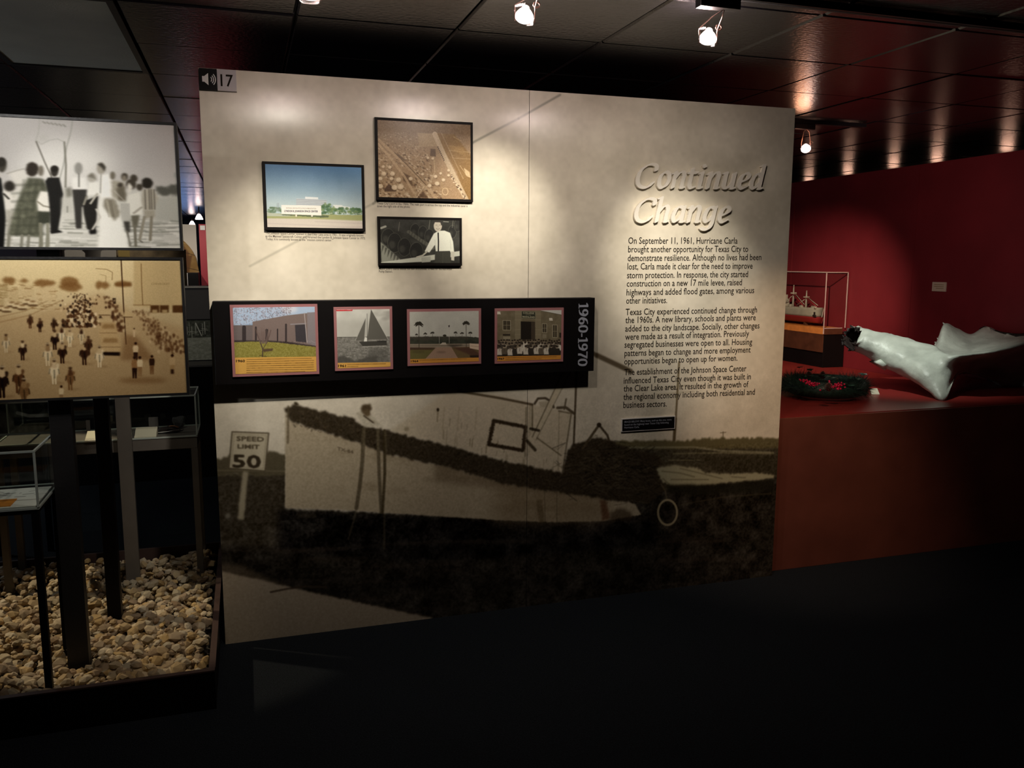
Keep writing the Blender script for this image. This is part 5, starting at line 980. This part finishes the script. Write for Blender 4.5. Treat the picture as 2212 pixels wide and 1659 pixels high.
for px, py, w_, h_, label in ((331, 903, .045, .028, 'tilted grey card propped at the back of the farther case'), (190, 915, .018, .028, 'small grey card at the back left of the farther case')):
    a = at_y(px, py, .87); tag(box('back_card', (a[0]-w_/2, .868, zb+.002), (a[0]+w_/2, .872, zb+.002+h_*2.2), MT['greyw']), label, 'card')
bg_ = at_y(386, 892, .86); t = thing('plastic_bag', 'crumpled clear bag with silvery glints at the back of the farther case', 'bag', (bg_[0], .86, zb+.002)); bm = bmesh.new(); bmesh.ops.create_icosphere(bm, subdivisions=2, radius=1)
for v in bm.verts: v.co = Vector((v.co.x*.032, v.co.y*.018, v.co.z*.033+.033))*(1+rnd.uniform(-.25, .2))
me = bpy.data.meshes.new('bag_body'); bm.to_mesh(me); bm.free()
mbag = mat('bag_film', (.10, .10, .10), .15, .2); link('bag_body', me, mbag, t)
# ================================================================== FAR LEFT BACKGROUND
G1 = 3.4
def yrect(px0, py0, px1, py1, y): a = at_y(px0, py0, y); b = at_y(px1, py1, y); return a[0], b[0], b[2], a[2]
a = yrect(398, 622, 466, 785, G1)
gp = thing('grey_display_wall', 'low grey partition with a pale ledge seen between the photos and the mural wall', 'partition', (-1.2, G1+.1, 0))
box('partition_body', (-2.2, G1+.02, 0), (.3, G1+.2, a[3]), MT['greyw'], gp); box('ledge', (-2.22, G1, a[3]), (.32, G1+.22, a[3]+.012), MT['board'], gp)
zl = at_y(430, 789, G1-.3)[2]; box('lower_cabinet', (-2.2, G1-.3, 0), (.3, G1+.02, zl-.012), MT['black'], gp); box('cabinet_top', (-2.21, G1-.31, zl-.012), (.31, G1+.02, zl), MT['greyw'], gp)
a = yrect(392, 693, 470, 777, G1-.02); him = print_mat('harbour_surface', draw_harbour(), .5, .3)
hp = thing('harbour_photo', 'small grey photo of masts and water on the low grey partition', 'photo', ((a[0]+a[1])/2, G1, a[2])); print_slab('print', (a[0]-.1, a[1]+.05, a[2], a[3]), G1-.006, G1, him, hp); box('backing', (a[0]-.11, G1, a[2]-.008), (a[1]+.06, G1+.0199, a[3]+.008), MT['black'], hp)
# pieces behind, glimpsed over the partition and between the two large photos
B1 = 9.0
bw = thing('far_display_wall', 'distant cream wall with a rusty arched picture beside a red upright', 'wall display', (-.9, B1+.2, 0))
a = yrect(396, 484, 429, 624, B1); box('cream_board', (-3.3, B1+.1, 0), (a[1], B1+.15, a[3]), MT['cream'], bw)
aa = yrect(330, 500, 431, 592, B1); n = 14; V = []; x0, x1, zb_, zt_ = aa
for k in range(n+1):
    x = x0+(x1-x0)*k/n; V.append((x, B1+.06, zb_+(zt_-zb_)*math.sqrt(max(0, 1-((k/n-.15)/.85)**2) if k/n > .15 else 1)))
nb = len(V); V += [(v[0], v[1], zb_) for v in V[:nb]]; V2 = V+[(v[0], v[1]+.038, v[2]) for v in V]; m = len(V)
F = [(k, nb+k, nb+k+1, k+1) for k in range(n)]+[(m+k, k, k+1, m+k+1) for k in range(n)]+[(m+k+1, m+nb+k+1, m+nb+k, m+k) for k in range(n)]
mesh_obj('arched_picture', V2, F, print_mat('rust_surface', draw_hull_art(), .6, .2), bw, uv=lambda v: ((v[0]-x0)/(x1-x0), (v[2]-zb_)/(zt_-zb_)))
a = yrect(429, 484, 480, 624, B1-.2); box('red_upright', (a[0], B1-.2, 0), (a[1]+.3, B1-.1, a[3]), MT['bgred'], bw)
a = yrect(432, 487, 443, 497, B1-.21); tag(box('number_plate', (a[0], B1-.215, a[2]), (a[1], B1-.2005, a[3]), MT['white']), 'tiny white plate at the top of the distant red upright', 'sign')
a = yrect(400, 589, 431, 622, B1-.5); tag(box('black_cabinet', (a[0]-1.2, B1-.6, 0), (a[1], B1-.22, a[3]), MT['black'], bev=.004), 'distant black cabinet in front of the rusty arched picture', 'cabinet')
a = yrect(396, 590, 406.5, 616, B1-.62); tag(box('white_booklet', (a[0]-.02, B1-.63, a[2]-.35), (a[1], B1-.6005, a[3]), MT['white'], bev=.004), 'white panel with rounded corners on the distant black cabinet', 'sign')
# items in the slit between the large photos
B2 = 5.0
def cutboard(px0, px1, c0, c1, label):
    a = at_y(px0, 530, B2); b = at_y(px1, 530, B2); zt = at_y(px0, 538, B2)[2]; zb2 = zt-.35; k = (b[0]-a[0])*.16
    P = [(a[0], zb2), (b[0], zb2), (b[0], zt-k*c1), (b[0]-k*c1, zt), (a[0]+k*c0, zt), (a[0], zt-k*c0)]
    V = [(x, B2, z) for x, z in P]+[(x, B2+.03, z) for x, z in P]; F = [tuple(range(6)), tuple(range(11, 5, -1))]+[(i, i+6, (i+1) % 6+6, (i+1) % 6) for i in range(6)]
    t = thing('cut_corner_board', label, 'board', ((a[0]+b[0])/2, B2, 0), 'cut corner boards far behind'); mesh_obj('board', V, F, MT['cream'], t)
    box('stand', ((a[0]+b[0])/2-.03, B2+.03, 0), ((a[0]+b[0])/2+.03, B2+.08, zb2+.2), MT['greyw'], t)
cutboard(138, 182, .5, 1.3, 'pale board with a cut corner, left one in the slit between the large photos'); cutboard(216, 250, 1.3, .5, 'pale board with a cut corner, right one in the slit between the large photos')
a = yrect(250, 538, 402, 560, B2+.1); tr = thing('tan_artwork', 'tan artwork with yellow splashes behind the slit between the large photos', 'artwork', ((a[0]+a[1])/2, B2+.1, 0))
box('canvas', (a[0], B2+.1, a[2]-.4), (a[1], B2+.13, a[3]), mat('tan_paint', (.36, .26, .14), .6, 0, .5, 9), tr); box('stand', ((a[0]+a[1])/2-.03, B2+.13, 0), ((a[0]+a[1])/2+.03, B2+.2, a[2]-.1), MT['greyw'], tr)
box('yellow_splash', (a[0]+.02, B2+.094, a[2]+.02), (a[0]+.12, B2+.0999, a[3]-.01), mat('yellow_paint', (.6, .42, .12), .6), tr)
a = yrect(0, 538, 133, 560, B2); tag(box('dark_banner', (a[0]-1, B2, 0), (a[1], B2+.05, a[3]), mat('dark_purple', (.02, .012, .03), .6)), 'dark purple banner left of the cut corner boards far behind', 'banner')
# grey landscape picture above the near case
a = yrect(-60, 862, 118, 945, .965+.6); gpic = thing('cloudy_landscape_photo', 'dark landscape photo panel standing behind the near glass case', 'photo', (a[0], 1.57, 0))
def draw_cloud():
    c = Canvas(300, 150, [(0, 0), (100, 0), (100, 60), (0, 60)], (96, 100, 92)); c.poly([(50, 0), (100, 0), (100, 28), (60, 26)], (34, 40, 36), 1, 3, 4); c.poly([(0, 14), (40, 18), (52, 40), (0, 44)], (150, 150, 144), .8, 6); c.poly([(0, 0), (40, 0), (46, 20), (20, 16)], (50, 50, 44), .9, 5, 5); c.poly([(50, 28), (100, 30), (100, 42), (50, 40)], (18, 24, 22), 1, 2); c.line([(55, 22), (70, 27), (98, 27)], 4, (196, 200, 194), .8, 3); c.grain(26, 12, 3); return c.image('cloud_print')
print_slab('print', a, 1.56, 1.565, print_mat('cloud_surface', draw_cloud(), .5, .3), gpic); box('backing', (a[0], 1.565, a[2]), (a[1], 1.59, a[3]), MT['black'], gpic)
for x in (a[0]+.05, a[1]-.08): box('leg', (x, 1.565, 0), (x+.03, 1.59, a[2]), MT['black'], gpic)
# lights far back
FARL = []
for px, py in ((415, 484), (430, 470)):
    p = at_z(px, py, 2.40); FARL.append(p)
spot((-.9, B1-1.5, 2.3), (-.65, B1+.05, 1.75), 40, 80, .8, WARM); spot((-.2, B1-1.5, 2.3), (-.3, B1-.2, 1.5), 22, 60, .8, WARM)
spot((-.6, G1-1.2, 2.5), (-.45, G1, 1.1), 10, 50, .8, WARM); spot((-1.0, B2-1.0, 2.5), (-1.2, B2, 1.8), 14, 70, .8, WARM)
# ================================================================== RIGHT SIDE: PLATFORMS
PZ = .855
pf = thing('display_platform', 'long red brown platform with a smooth front behind the right end of the mural wall', 'platform', (4.0, .65, 0))
box('front_panel', (2.815, .058, 0), (5.19, .076, PZ-.004), MT['redfront'], pf, .0015); box('top', (2.815, .0762, PZ-.02), (5.19, 1.23, PZ), MT['redtop'], pf, .0015)
box('back_panel', (2.815, 1.21, 0), (5.19, 1.23, PZ-.021), MT['redfront'], pf); box('side_panel', (2.815, .0765, 0), (2.833, 1.209, PZ-.021), MT['redfront'], pf)
DZ = .765
p2 = thing('lower_platform', 'lower red platform carrying the ship case along the red wall', 'platform', (4.1, 2.7, 0))
box('top', (2.9, 1.234, DZ-.02), (5.19, 4.4, DZ), MT['redtop'], p2, .0015); box('base', (2.92, 1.26, 0), (5.17, 4.38, DZ-.0205), MT['redfront'], p2)
# ------------------------------------------------------------------ ship case on its pedestal
SY0, SY1, SX0, SX1 = 2.447, 3.75, 4.957, 5.185
ped = thing('pedestal', 'black pedestal with a brown wooden band under the ship model case', 'pedestal', (5.07, 3.1, DZ))
box('body', (SX0+.012, SY0+.005, DZ+.001), (SX1, SY1, 1.058), MT['black'], ped, .002); box('lit_side_band', (SX0, SY0+.008, .90), (SX0+.0118, SY1, 1.058), MT['walnut'], ped)  # brown only where the side is lit; shade below it painted black
sc = thing('ship_case', 'clear glass case with an orange wooden base enclosing the ship model', 'display case', (5.07, 3.1, 1.06))
ZB, ZT = 1.113, 1.598
box('base', (SX0, SY0, 1.0585), (SX1-.03, SY1, ZB), MT['orange'], sc, .002); box('end_cap', (SX0+.004, SY0-.003, 1.0585), (SX1-.03, SY0-.0002, ZB-.002), MT['walnut'], sc)
gx = SX1-.005
for a, b in (((SX0, SY0, ZB), (gx, SY0+.004, ZT)), ((SX0, SY1-.004, ZB), (gx, SY1, ZT)), ((SX0, SY0+.004, ZB), (SX0+.004, SY1-.004, ZT)), ((SX0, SY0, ZT), (gx, SY1, ZT+.004))): box('pane', a, b, MT['glass'], sc)
e = .0032; boxes('pane_edge', [((x-e, y-e, ZB-(.05 if x < 5 else 0)), (x+e, y+e, ZT)) for x in (SX0, gx) for y in (SY0, SY1)]+[((SX0-e, y-e, ZT-e), (gx+e, y+e, ZT+e)) for y in (SY0, SY1)]+[((x-e, SY0, ZT-e), (x+e, SY1, ZT+e)) for x in (SX0, gx)]+[((SX0, SY0-e, ZB-e), (gx-.03, SY0+e, ZB+e))], MT['edgep'], sc)
# ------------------------------------------------------------------ ship model
shx = 5.06; s0 = at_x(1779, 668, shx); s1y = 3.62; zdk = at_x(1762, 667, shx)[2]; zwl = at_x(1762, 684, shx)[2]; zk = ZB+.028
ship = thing('ship_model', 'grey cargo ship model with a red lower hull and two masts inside the case', 'ship model', (shx, (s0[1]+s1y)/2, ZB))
def hull_part(name, za, zb, m, k0, k1):
    V, F = [], []; n = 22
    for i in range(n+1):
        t = i/n; y = s0[1]+(s1y-s0[1])*t; wd = .062*min(1, (max(0, math.sin(min(t, .22)/.22*math.pi/2)))**.45)*(1 if t < .75 else max(.02, 1-((t-.75)/.25)**2.2)); wd = max(wd, .006)
        sh_ = .016*(1-math.sin(min(t/.9, 1)*math.pi))
        for q in range(5):
            f = q/4; z = za+(zb-za)*f+(sh_ if q == 4 and k1 == 1 else sh_*f*(k1 == 1)); wv = wd*(k0+(k1-k0)*f**.6); yy = y+(0 if k1 < 1 else 0)+(.018*(1-f) if t < .05 else 0)
            V.append((shx-wv, yy, z))
        for q in range(5):
            f = 1-q/4; z = za+(zb-za)*f+(sh_*f*(k1 == 1)); wv = wd*(k0+(k1-k0)*f**.6); V.append((shx+wv, y+(.018*(1-f) if t < .05 else 0), z))
    for i in range(n):
        for q in range(10): a = i*10; F.append((a+q, a+10+q, a+10+(q+1) % 10, a+(q+1) % 10))
    F += [tuple(range(10))[::-1], tuple(n*10+k for k in range(10))]
    return mesh_obj(name, V, F, m, ship, True)
hull_part('lower_hull', zk, zwl-.0005, MT['hullred'], .45, .97); hull_part('upper_hull', zwl, zdk, MT['hull'], .97, 1)
box('deck', (shx-.045, s0[1]+.05, zdk-.002), (shx+.045, s1y-.25, zdk+.004), MT['deck'], ship)
for y, h in ((at_x(1741, 660, shx)[1], .155), (at_x(1713, 655, shx)[1], .20)):
    m_ = tube('mast', [(shx, y, zdk), (shx, y, zdk+h*.6), (shx, y, zdk+h)], [.010, .008, .004], MT['hull'], ship); box('crosstree', (shx-.030, y-.006, zdk+h*.62), (shx+.030, y+.006, zdk+h*.68), MT['hull'], m_)
    tube('boom', [(shx-.012, y-.01, zdk+h*.6), (shx-.012, y-.17, zdk+.02)], .0035, MT['hullred'], m_, 6); tube('boom', [(shx+.014, y-.01, zdk+h*.6), (shx+.014, y-.15, zdk+.03)], .0035, MT['hull'], m_, 6); tube('boom', [(shx-.012, y+.01, zdk+h*.5), (shx-.012, y+.12, zdk+.02)], .003, MT['hull'], m_, 6)
    for zz in (h*.88, h): lathe('lamp_ball', (shx, y, zdk+zz), [(0, -.007), (.007, 0), (0, .007)], MT['hull'], m_, 8)
for k in range(8):
    y = s0[1]+.10+k*.085; boxes('deck_fitting', [((shx-.05+.07*(k % 2), y-.012, zdk+.004), (shx-.028+.07*(k % 2), y+.012, zdk+.022))], MT['hull'], ship)
lathe('life_raft', (shx-.04, s0[1]+.06, zdk+.014), [(0, -.01), (.012, -.008), (.014, 0), (.012, .008), (0, .01)], MT['deck'], ship, 10)
boxes('deckhouse', [((shx-.04, 3.15, zdk), (shx+.04, 3.38, zdk+.07)), ((shx-.034, 3.17, zdk+.07), (shx+.034, 3.33, zdk+.11))], MT['hull'], ship); box('funnel', (shx-.018, 3.22, zdk+.11), (shx+.018, 3.27, zdk+.17), MT['hull'], ship)
boxes('anchor', [((shx-.058, s0[1]+.045, zwl+.02), (shx-.05, s0[1]+.06, zwl+.045)), ((shx-.06, s0[1]+.03, zwl+.01), (shx-.05, s0[1]+.072, zwl+.02))], MT['torn'], ship)
for y in (s0[1]+.22, s0[1]+.75): box('cradle', (shx-.03, y-.012, ZB+.001), (shx+.03, y+.012, zk+.004), MT['walnut'], ship)
# ------------------------------------------------------------------ wreck piece
def wp(zx, zy, y): return at_y(1800+zx/5.369, 670+zy/5.369, y)
C = [
 [(235, 455, .93), (250, 400, .88), (290, 320, .88), (305, 240, .93), (235, 198, 1.00), (190, 212, 1.07), (140, 300, 1.12), (122, 365, 1.05)],
 [(400, 535, .86), (420, 470, .80), (450, 370, .80), (480, 250, .86), (470, 250, .95), (440, 300, 1.05), (400, 400, 1.08), (380, 500, 1.0)],
 [(615, 670, .74), (640, 600, .68), (690, 470, .68), (740, 312, .76), (740, 316, .88), (700, 380, .98), (640, 500, 1.0), (600, 620, .90)],
 [(850, 780, .60), (870, 700, .54), (930, 550, .55), (990, 392, .66), (990, 398, .80), (960, 460, .92), (900, 600, .92), (850, 720, .78)],
 [(1095, 940, .42), (1110, 830, .38), (1150, 640, .42), (1175, 440, .56), (1180, 450, .76), (1164, 428, .96), (1150, 560, .96), (1100, 800, .70)],
 [(1288, 1052, .285), (1308, 900, .32), (1330, 690, .38), (1335, 512, .40), (1290, 500, .74), (1285, 158, 1.00), (1300, 500, 1.06), (1300, 900, .60)],
 [(1440, 745, .46), (1455, 700, .47), (1478, 610, .43), (1500, 514, .33), (1480, 480, .72), (1440, 212, 1.00), (1480, 500, 1.08), (1460, 720, .80)],
 [(1615, 735, .62), (1632, 690, .60), (1648, 600, .50), (1660, 504, .30), (1650, 455, .70), (1600, 272, .98), (1640, 500, 1.04), (1640, 720, .90)],
 [(1790, 800, .66), (1808, 720, .64), (1824, 600, .50), (1835, 482, .28), (1830, 415, .68), (1780, 182, .96), (1820, 480, 1.00), (1820, 740, .90)],
 [(1985, 900, .66), (2005, 760, .62), (2030, 580, .48), (2050, 432, .27), (2050, 355, .64), (2000, 222, .90), (2030, 460, .96), (2020, 800, .88)],
 [(2240, 940, .62), (2245, 800, .58), (2250, 560, .46), (2250, 372, .28), (2255, 315, .58), (2245, 264, .80), (2250, 460, .86), (2250, 850, .80)],
 [(2450, 940, .55), (2450, 800, .50), (2450, 560, .42), (2440, 330, .34), (2430, 290, .46), (2420, 285, .58), (2430, 480, .62), (2440, 850, .64)]]
G_ = np.array([[wp(*q) for q in c] for c in C])
def cr1(P, n, closed):
    m = len(P); out = []
    rng = range(m) if closed else range(m-1)
    for i in rng:
        a, b, c, d = (P[(i-1) % m], P[i], P[(i+1) % m], P[(i+2) % m]) if closed else (P[max(i-1, 0)], P[i], P[i+1], P[min(i+2, m-1)])
        for k in range(n):
            t = k/n; out.append(.5*((2*b)+(c-a)*t+(2*a-5*b+4*c-d)*t*t+(3*b-a-3*c+d)*t**3))
    if not closed: out.append(P[-1])
    return np.array(out)
G_ = np.array([cr1(c, 5, True) for c in G_]); G_ = np.stack([cr1(G_[:, j], 7, False) for j in range(G_.shape[1])], 1)
from mathutils import noise as mn
nu, nv = G_.shape[:2]; V = []
for i in range(nu):
    for j in range(nv):
        p = Vector(G_[i, j]); d = mn.noise(p*7)*.014+mn.noise(p*19)*.009+max(0, mn.noise(p*11+Vector((3, 1, 2))))*.012
        if i < 5: d += mn.noise(p*40)*.028*(1-i/5)
        c = Vector(G_[i].mean(0)); q = (p-c).normalized(); p = p+q*d; p.z = max(p.z, PZ+.001); p.x = min(p.x, 5.15); V.append(tuple(p))
F = [(i*nv+j, (i+1)*nv+j, (i+1)*nv+(j+1) % nv, i*nv+(j+1) % nv) for i in range(nu-1) for j in range(nv)]
wk = thing('wreck_fragment', 'large pale twisted and torn steel wreck fragment lying on the red platform', 'artifact', (4.165, .5, PZ))
o = mesh_obj('shell', V, F, MT['wreck'], wk, True); md = o.modifiers.new('thick', 'SOLIDIFY'); md.thickness = .010; md.offset = -1; wk.children[0].data.materials.append(MT['torn']); md.material_offset = 1; md.material_offset_rim = 1
V, F = [], []
for k in range(26):
    j = rnd.randrange(nv); p = Vector(G_[0, j]); q = (p-Vector(G_[0].mean(0))).normalized(); n = len(V); s_ = rnd.uniform(.012, .03)
    for v in range(6): V.append(tuple(p+Vector((rnd.uniform(-1, .7), rnd.uniform(-.6, .6), rnd.uniform(-.8, .8)))*s_))
    F += [(n, n+1, n+2), (n, n+2, n+3), (n, n+3, n+4), (n+1, n+4, n+5), (n+2, n+5, n+3), (n, n+4, n+1), (n+1, n+5, n+2), (n+3, n+5, n+4)]
mesh_obj('torn_edge', V, F, MT['torn'], wk)['kind'] = 'stuff'
V, F = [], []
for k in range(22):
    t = k/21; z_ = wp(1240+(1290-1240)*t if t > .5 else 1165+150*t, 430-270*t, .99+.02*t); n = len(V); s_ = rnd.uniform(.006, .013)
    for v in range(6): V.append(tuple(Vector(z_)+Vector((rnd.uniform(-1, 1), rnd.uniform(-1, 1), rnd.uniform(-1, 1)))*s_))
    F += [(n, n+1, n+2), (n, n+2, n+3), (n, n+3, n+4), (n+1, n+4, n+5), (n+2, n+5, n+3), (n, n+4, n+1), (n+1, n+5, n+2), (n+3, n+5, n+4)]
mesh_obj('crumpled_rim', V, F, MT['wreck'], wk)['kind'] = 'stuff'
a, b, c_, d_ = wp(430, 590, .84), wp(545, 560, .76), wp(640, 640, .72), wp(600, 685, .74); o = mesh_obj('bent_flap', [tuple(a), tuple(b), tuple(c_), tuple(d_), tuple(wp(560, 620, .70))], [(0, 1, 4), (1, 2, 4), (2, 3, 4), (3, 0, 4)], MT['wreck'], wk, True); md = o.modifiers.new('thick', 'SOLIDIFY'); md.thickness = .01
# ------------------------------------------------------------------ wreath
wc = at_z(1780, 856, PZ); wr = thing('wreath', 'dark green wreath with red berry clusters and pine cones lying on the red platform', 'wreath', (wc[0], wc[1], PZ)); R0 = .20
tube('ring', [(wc[0]+R0*math.cos(k/24*6.2832), wc[1]+R0*math.sin(k/24*6.2832), PZ+.066) for k in range(24)], .05, MT['green'], wr, 8, True)
V, F = [], []
for k in range(7000):
    a = rnd.uniform(0, 6.2832); ph = rnd.uniform(-1.0, 4.1); rr = R0+rnd.gauss(0, .012); c0 = Vector((wc[0]+rr*math.cos(a), wc[1]+rr*math.sin(a), PZ+.066)); rad = Vector((math.cos(a), math.sin(a), 0)); tan = Vector((-math.sin(a), math.cos(a), 0))
    d = (rad*math.cos(ph)+Vector((0, 0, 1))*math.sin(ph)+tan*rnd.uniform(-.9, 1.1)+Vector((rnd.gauss(0, .25),)*3)).normalized(); L = rnd.uniform(.06, .115); s = tan.cross(d).normalized()*.0016; b0 = c0+d*.012; tp = c0+d*L
    if tp.z < PZ+.003: tp.z = PZ+.003
    n = len(V); V += [tuple(b0-s), tuple(b0+s), tuple(tp)]; F.append((n, n+1, n+2))
o = mesh_obj('needles', V, F, MT['green'], wr); o['kind'] = 'stuff'
for k in range(34):      # holly leaves
    a = rnd.uniform(0, 6.2832) if k > 14 else rnd.uniform(3.6, 5.6); c0 = Vector((wc[0]+(R0+rnd.uniform(-.02, .05))*math.cos(a), wc[1]+(R0+rnd.uniform(-.02, .05))*math.sin(a), PZ+rnd.uniform(.06, .16)))
    yaw = rnd.uniform(0, 6.28); Q = Matrix.Rotation(yaw, 3, 'Z') @ Matrix.Rotation(rnd.uniform(-.6, .6), 3, 'X'); V = []; nn = 10
    for i in range(nn):
        t = i/nn*6.2832; r_ = 1.0 if i % 2 == 0 else .62; V.append(tuple(c0+Q @ Vector((.030*r_*math.cos(t), .015*r_*math.sin(t), .004*math.cos(2*t)))))
    V += [tuple(c0+Vector((0, 0, .003)))]; F = [(i, (i+1) % nn, nn) for i in range(nn)]; mesh_obj('leaf', V, F, MT['green2'], wr)
bm = bmesh.new(); bmesh.ops.create_icosphere(bm, subdivisions=1, radius=.0065); bme = bpy.data.meshes.new('berry'); bm.to_mesh(bme); bm.free(); bme.polygons.foreach_set('use_smooth', [True]*len(bme.polygons)); bme.materials.append(MT['berry'])
for cx, cy in ((1751, 828), (1806, 834)):
    b0 = at_z(cx, cy, PZ+.125)
    for k in range(42):
        o = bpy.data.objects.new('berry', bme); COL.objects.link(o); o.parent = wr; sx_ = rnd.gauss(0, .024); o.location = Vector((b0[0]+sx_*.95, b0[1]-sx_*.5+rnd.gauss(0, .010), PZ+.125+rnd.gauss(0, .008)-(sx_*.35 if cx < 1780 else 0)))-wr.location
for k, (cx, cy) in enumerate(((1777, 812), (1790, 838), (1747, 812))):
    b0 = at_z(cx, cy, PZ+.125); V, F = [], []
    for i in range(60):
        t = i/60; an = i*2.4; r_ = .026*math.sin(math.pi*(t*.85+.12)); z = -.02+t*.045; n = len(V); u = Vector((math.cos(an), math.sin(an), 0)); v = Vector((-math.sin(an), math.cos(an), 0)); p = Vector(b0)+Vector((0, 0, z))
        V += [tuple(p+u*r_*.35-v*.005), tuple(p+u*r_*.35+v*.005), tuple(p+u*r_+v*.006+Vector((0, 0, .006))), tuple(p+u*r_-v*.006+Vector((0, 0, .006)))]; F.append((n, n+1, n+2, n+3))
    mesh_obj('pine_cone', V, F, MT['cone'], wr)
# ------------------------------------------------------------------ labels on the right
cpos = at_z(1889, 851, PZ); V = [(cpos[0]-.032, cpos[1]-.012, PZ+.001), (cpos[0]+.018, cpos[1]-.026, PZ+.001), (cpos[0]+.034, cpos[1]+.018, PZ+.032), (cpos[0]-.014, cpos[1]+.032, PZ+.032), (cpos[0]-.006, cpos[1]+.036, PZ+.001), (cpos[0]+.040, cpos[1]+.022, PZ+.001)]
tag(mesh_obj('label_card', V, [(0, 1, 2, 3), (3, 2, 5, 4), (0, 3, 4), (1, 5, 2)], MT['card']), 'small cream label card tilted on the platform between wreath and wreck fragment', 'label')
a = at_x(2016, 609, 5.2); b = at_x(2044, 630, 5.2)
wl = thing('wall_label', 'small cream label mounted on the dark red wall above the wreck fragment', 'label', (5.196, (a[1]+b[1])/2, b[2])); box('card', (5.192, b[1], b[2]), (5.1998, a[1], a[2]), MT['card'], wl)
boxes('print_lines', [((5.1914, b[1]+.02, b[2]+(a[2]-b[2])*(.3+.2*k)), (5.1919, a[1]-.02-.02*(k == 0), b[2]+(a[2]-b[2])*(.3+.2*k)+.004)) for k in range(3)], mat('label_print', (.30, .22, .08), .7), wl)
# ------------------------------------------------------------------ ceiling tracks and lamp heads
def track(label, x0, x1, y): t = thing('lighting_track', label, 'track', ((x0+x1)/2, y, CEIL)); box('rail', (x0, y-.018, CEIL-.028), (x1, y+.018, CEIL-.0025), MT['metal'], t, .002); box('slot', (x0+.02, y-.006, CEIL-.0285), (x1-.02, y+.006, CEIL-.0281), MT['grid'], t)
track('black lighting track across the ceiling in front of the mural wall', -1.2, 6.6, -1.13); track('black lighting track on the ceiling beyond the right end of the mural wall', 3.2, 4.0, .93)
def head(label, loc, tgt, ty, grp=True, s=1.0, clip=True):
    L = Vector(loc); d = (Vector(tgt)-L).normalized(); t = thing('track_lamp', label, 'spotlight', loc, 'lit lamps on the tracks')
    box('adapter', (L.x-.10, ty-.019, CEIL-.062), (L.x+.05, ty+.019, CEIL-.0290), MT['metal'], t, .002)
    lathe('reflector', tuple(L-d*.030*s), [(.004*s, 0), (.011*s, .006*s), (.014*s, .016*s), (.024*s, .030*s), (.030*s, .042*s), (.0305*s, .045*s), (0.0, .046*s)], MT['bulb'], t, 20, tuple(d))
    lathe('glass_sleeve', tuple(L-Vector((0, 0, .018*s))), [(.034*s, -.012*s), (.034*s, .04*s)], MT['sleeve'], t, 20)
    for sx_ in (-1, 1): tube('yoke_wire', [(L.x+sx_*.034, L.y, L.z-.026), (L.x+sx_*.034, L.y, L.z+.022), (L.x+sx_*.02, (L.y+ty)/2, CEIL-.075), (L.x, ty, CEIL-.060)], .0016, MT['brass'], t, 6)
    tube('swivel_ring', [(L.x+.040+.011*math.cos(k/12*6.2832), L.y, L.z+.030+.009*math.sin(k/12*6.2832)) for k in range(12)], .0025, MT['brass'], t, 6, True); return t
for (l, t, p, s), lb in zip(HEADS, ('track lamp above the 1960 card, out past the top of the view', 'lit track lamp above the aerial photo, middle one over the mural wall', 'lit track lamp above the heading, right one over the mural wall')): head(lb, l, t, -1.13)
head('lit track lamp beyond the right edge of the mural wall, over the ship case', L3, (5.0, 2.75, 1.2), .93, s=1.0)
for k, p in enumerate(FARL):
    t = thing('track_lamp', ('distant lit lamp left one of the pair left of the mural wall', 'distant lit lamp right one of the pair left of the mural wall')[k], 'spotlight', tuple(p), 'lit lamps on the tracks')
    lathe('reflector', tuple(p), [(.02, .06), (.045, .02), (.065, -.03), (0, -.035)], MT['bulb'], t, 14); tube('stem', [tuple(p+np.array([0, 0, .06])), (p[0], p[1], CEIL-.003)], .012, MT['metal'], t, 6)
    point((p[0], p[1]-.12, p[2]-.1), .8, (1, .6, .5), .03)
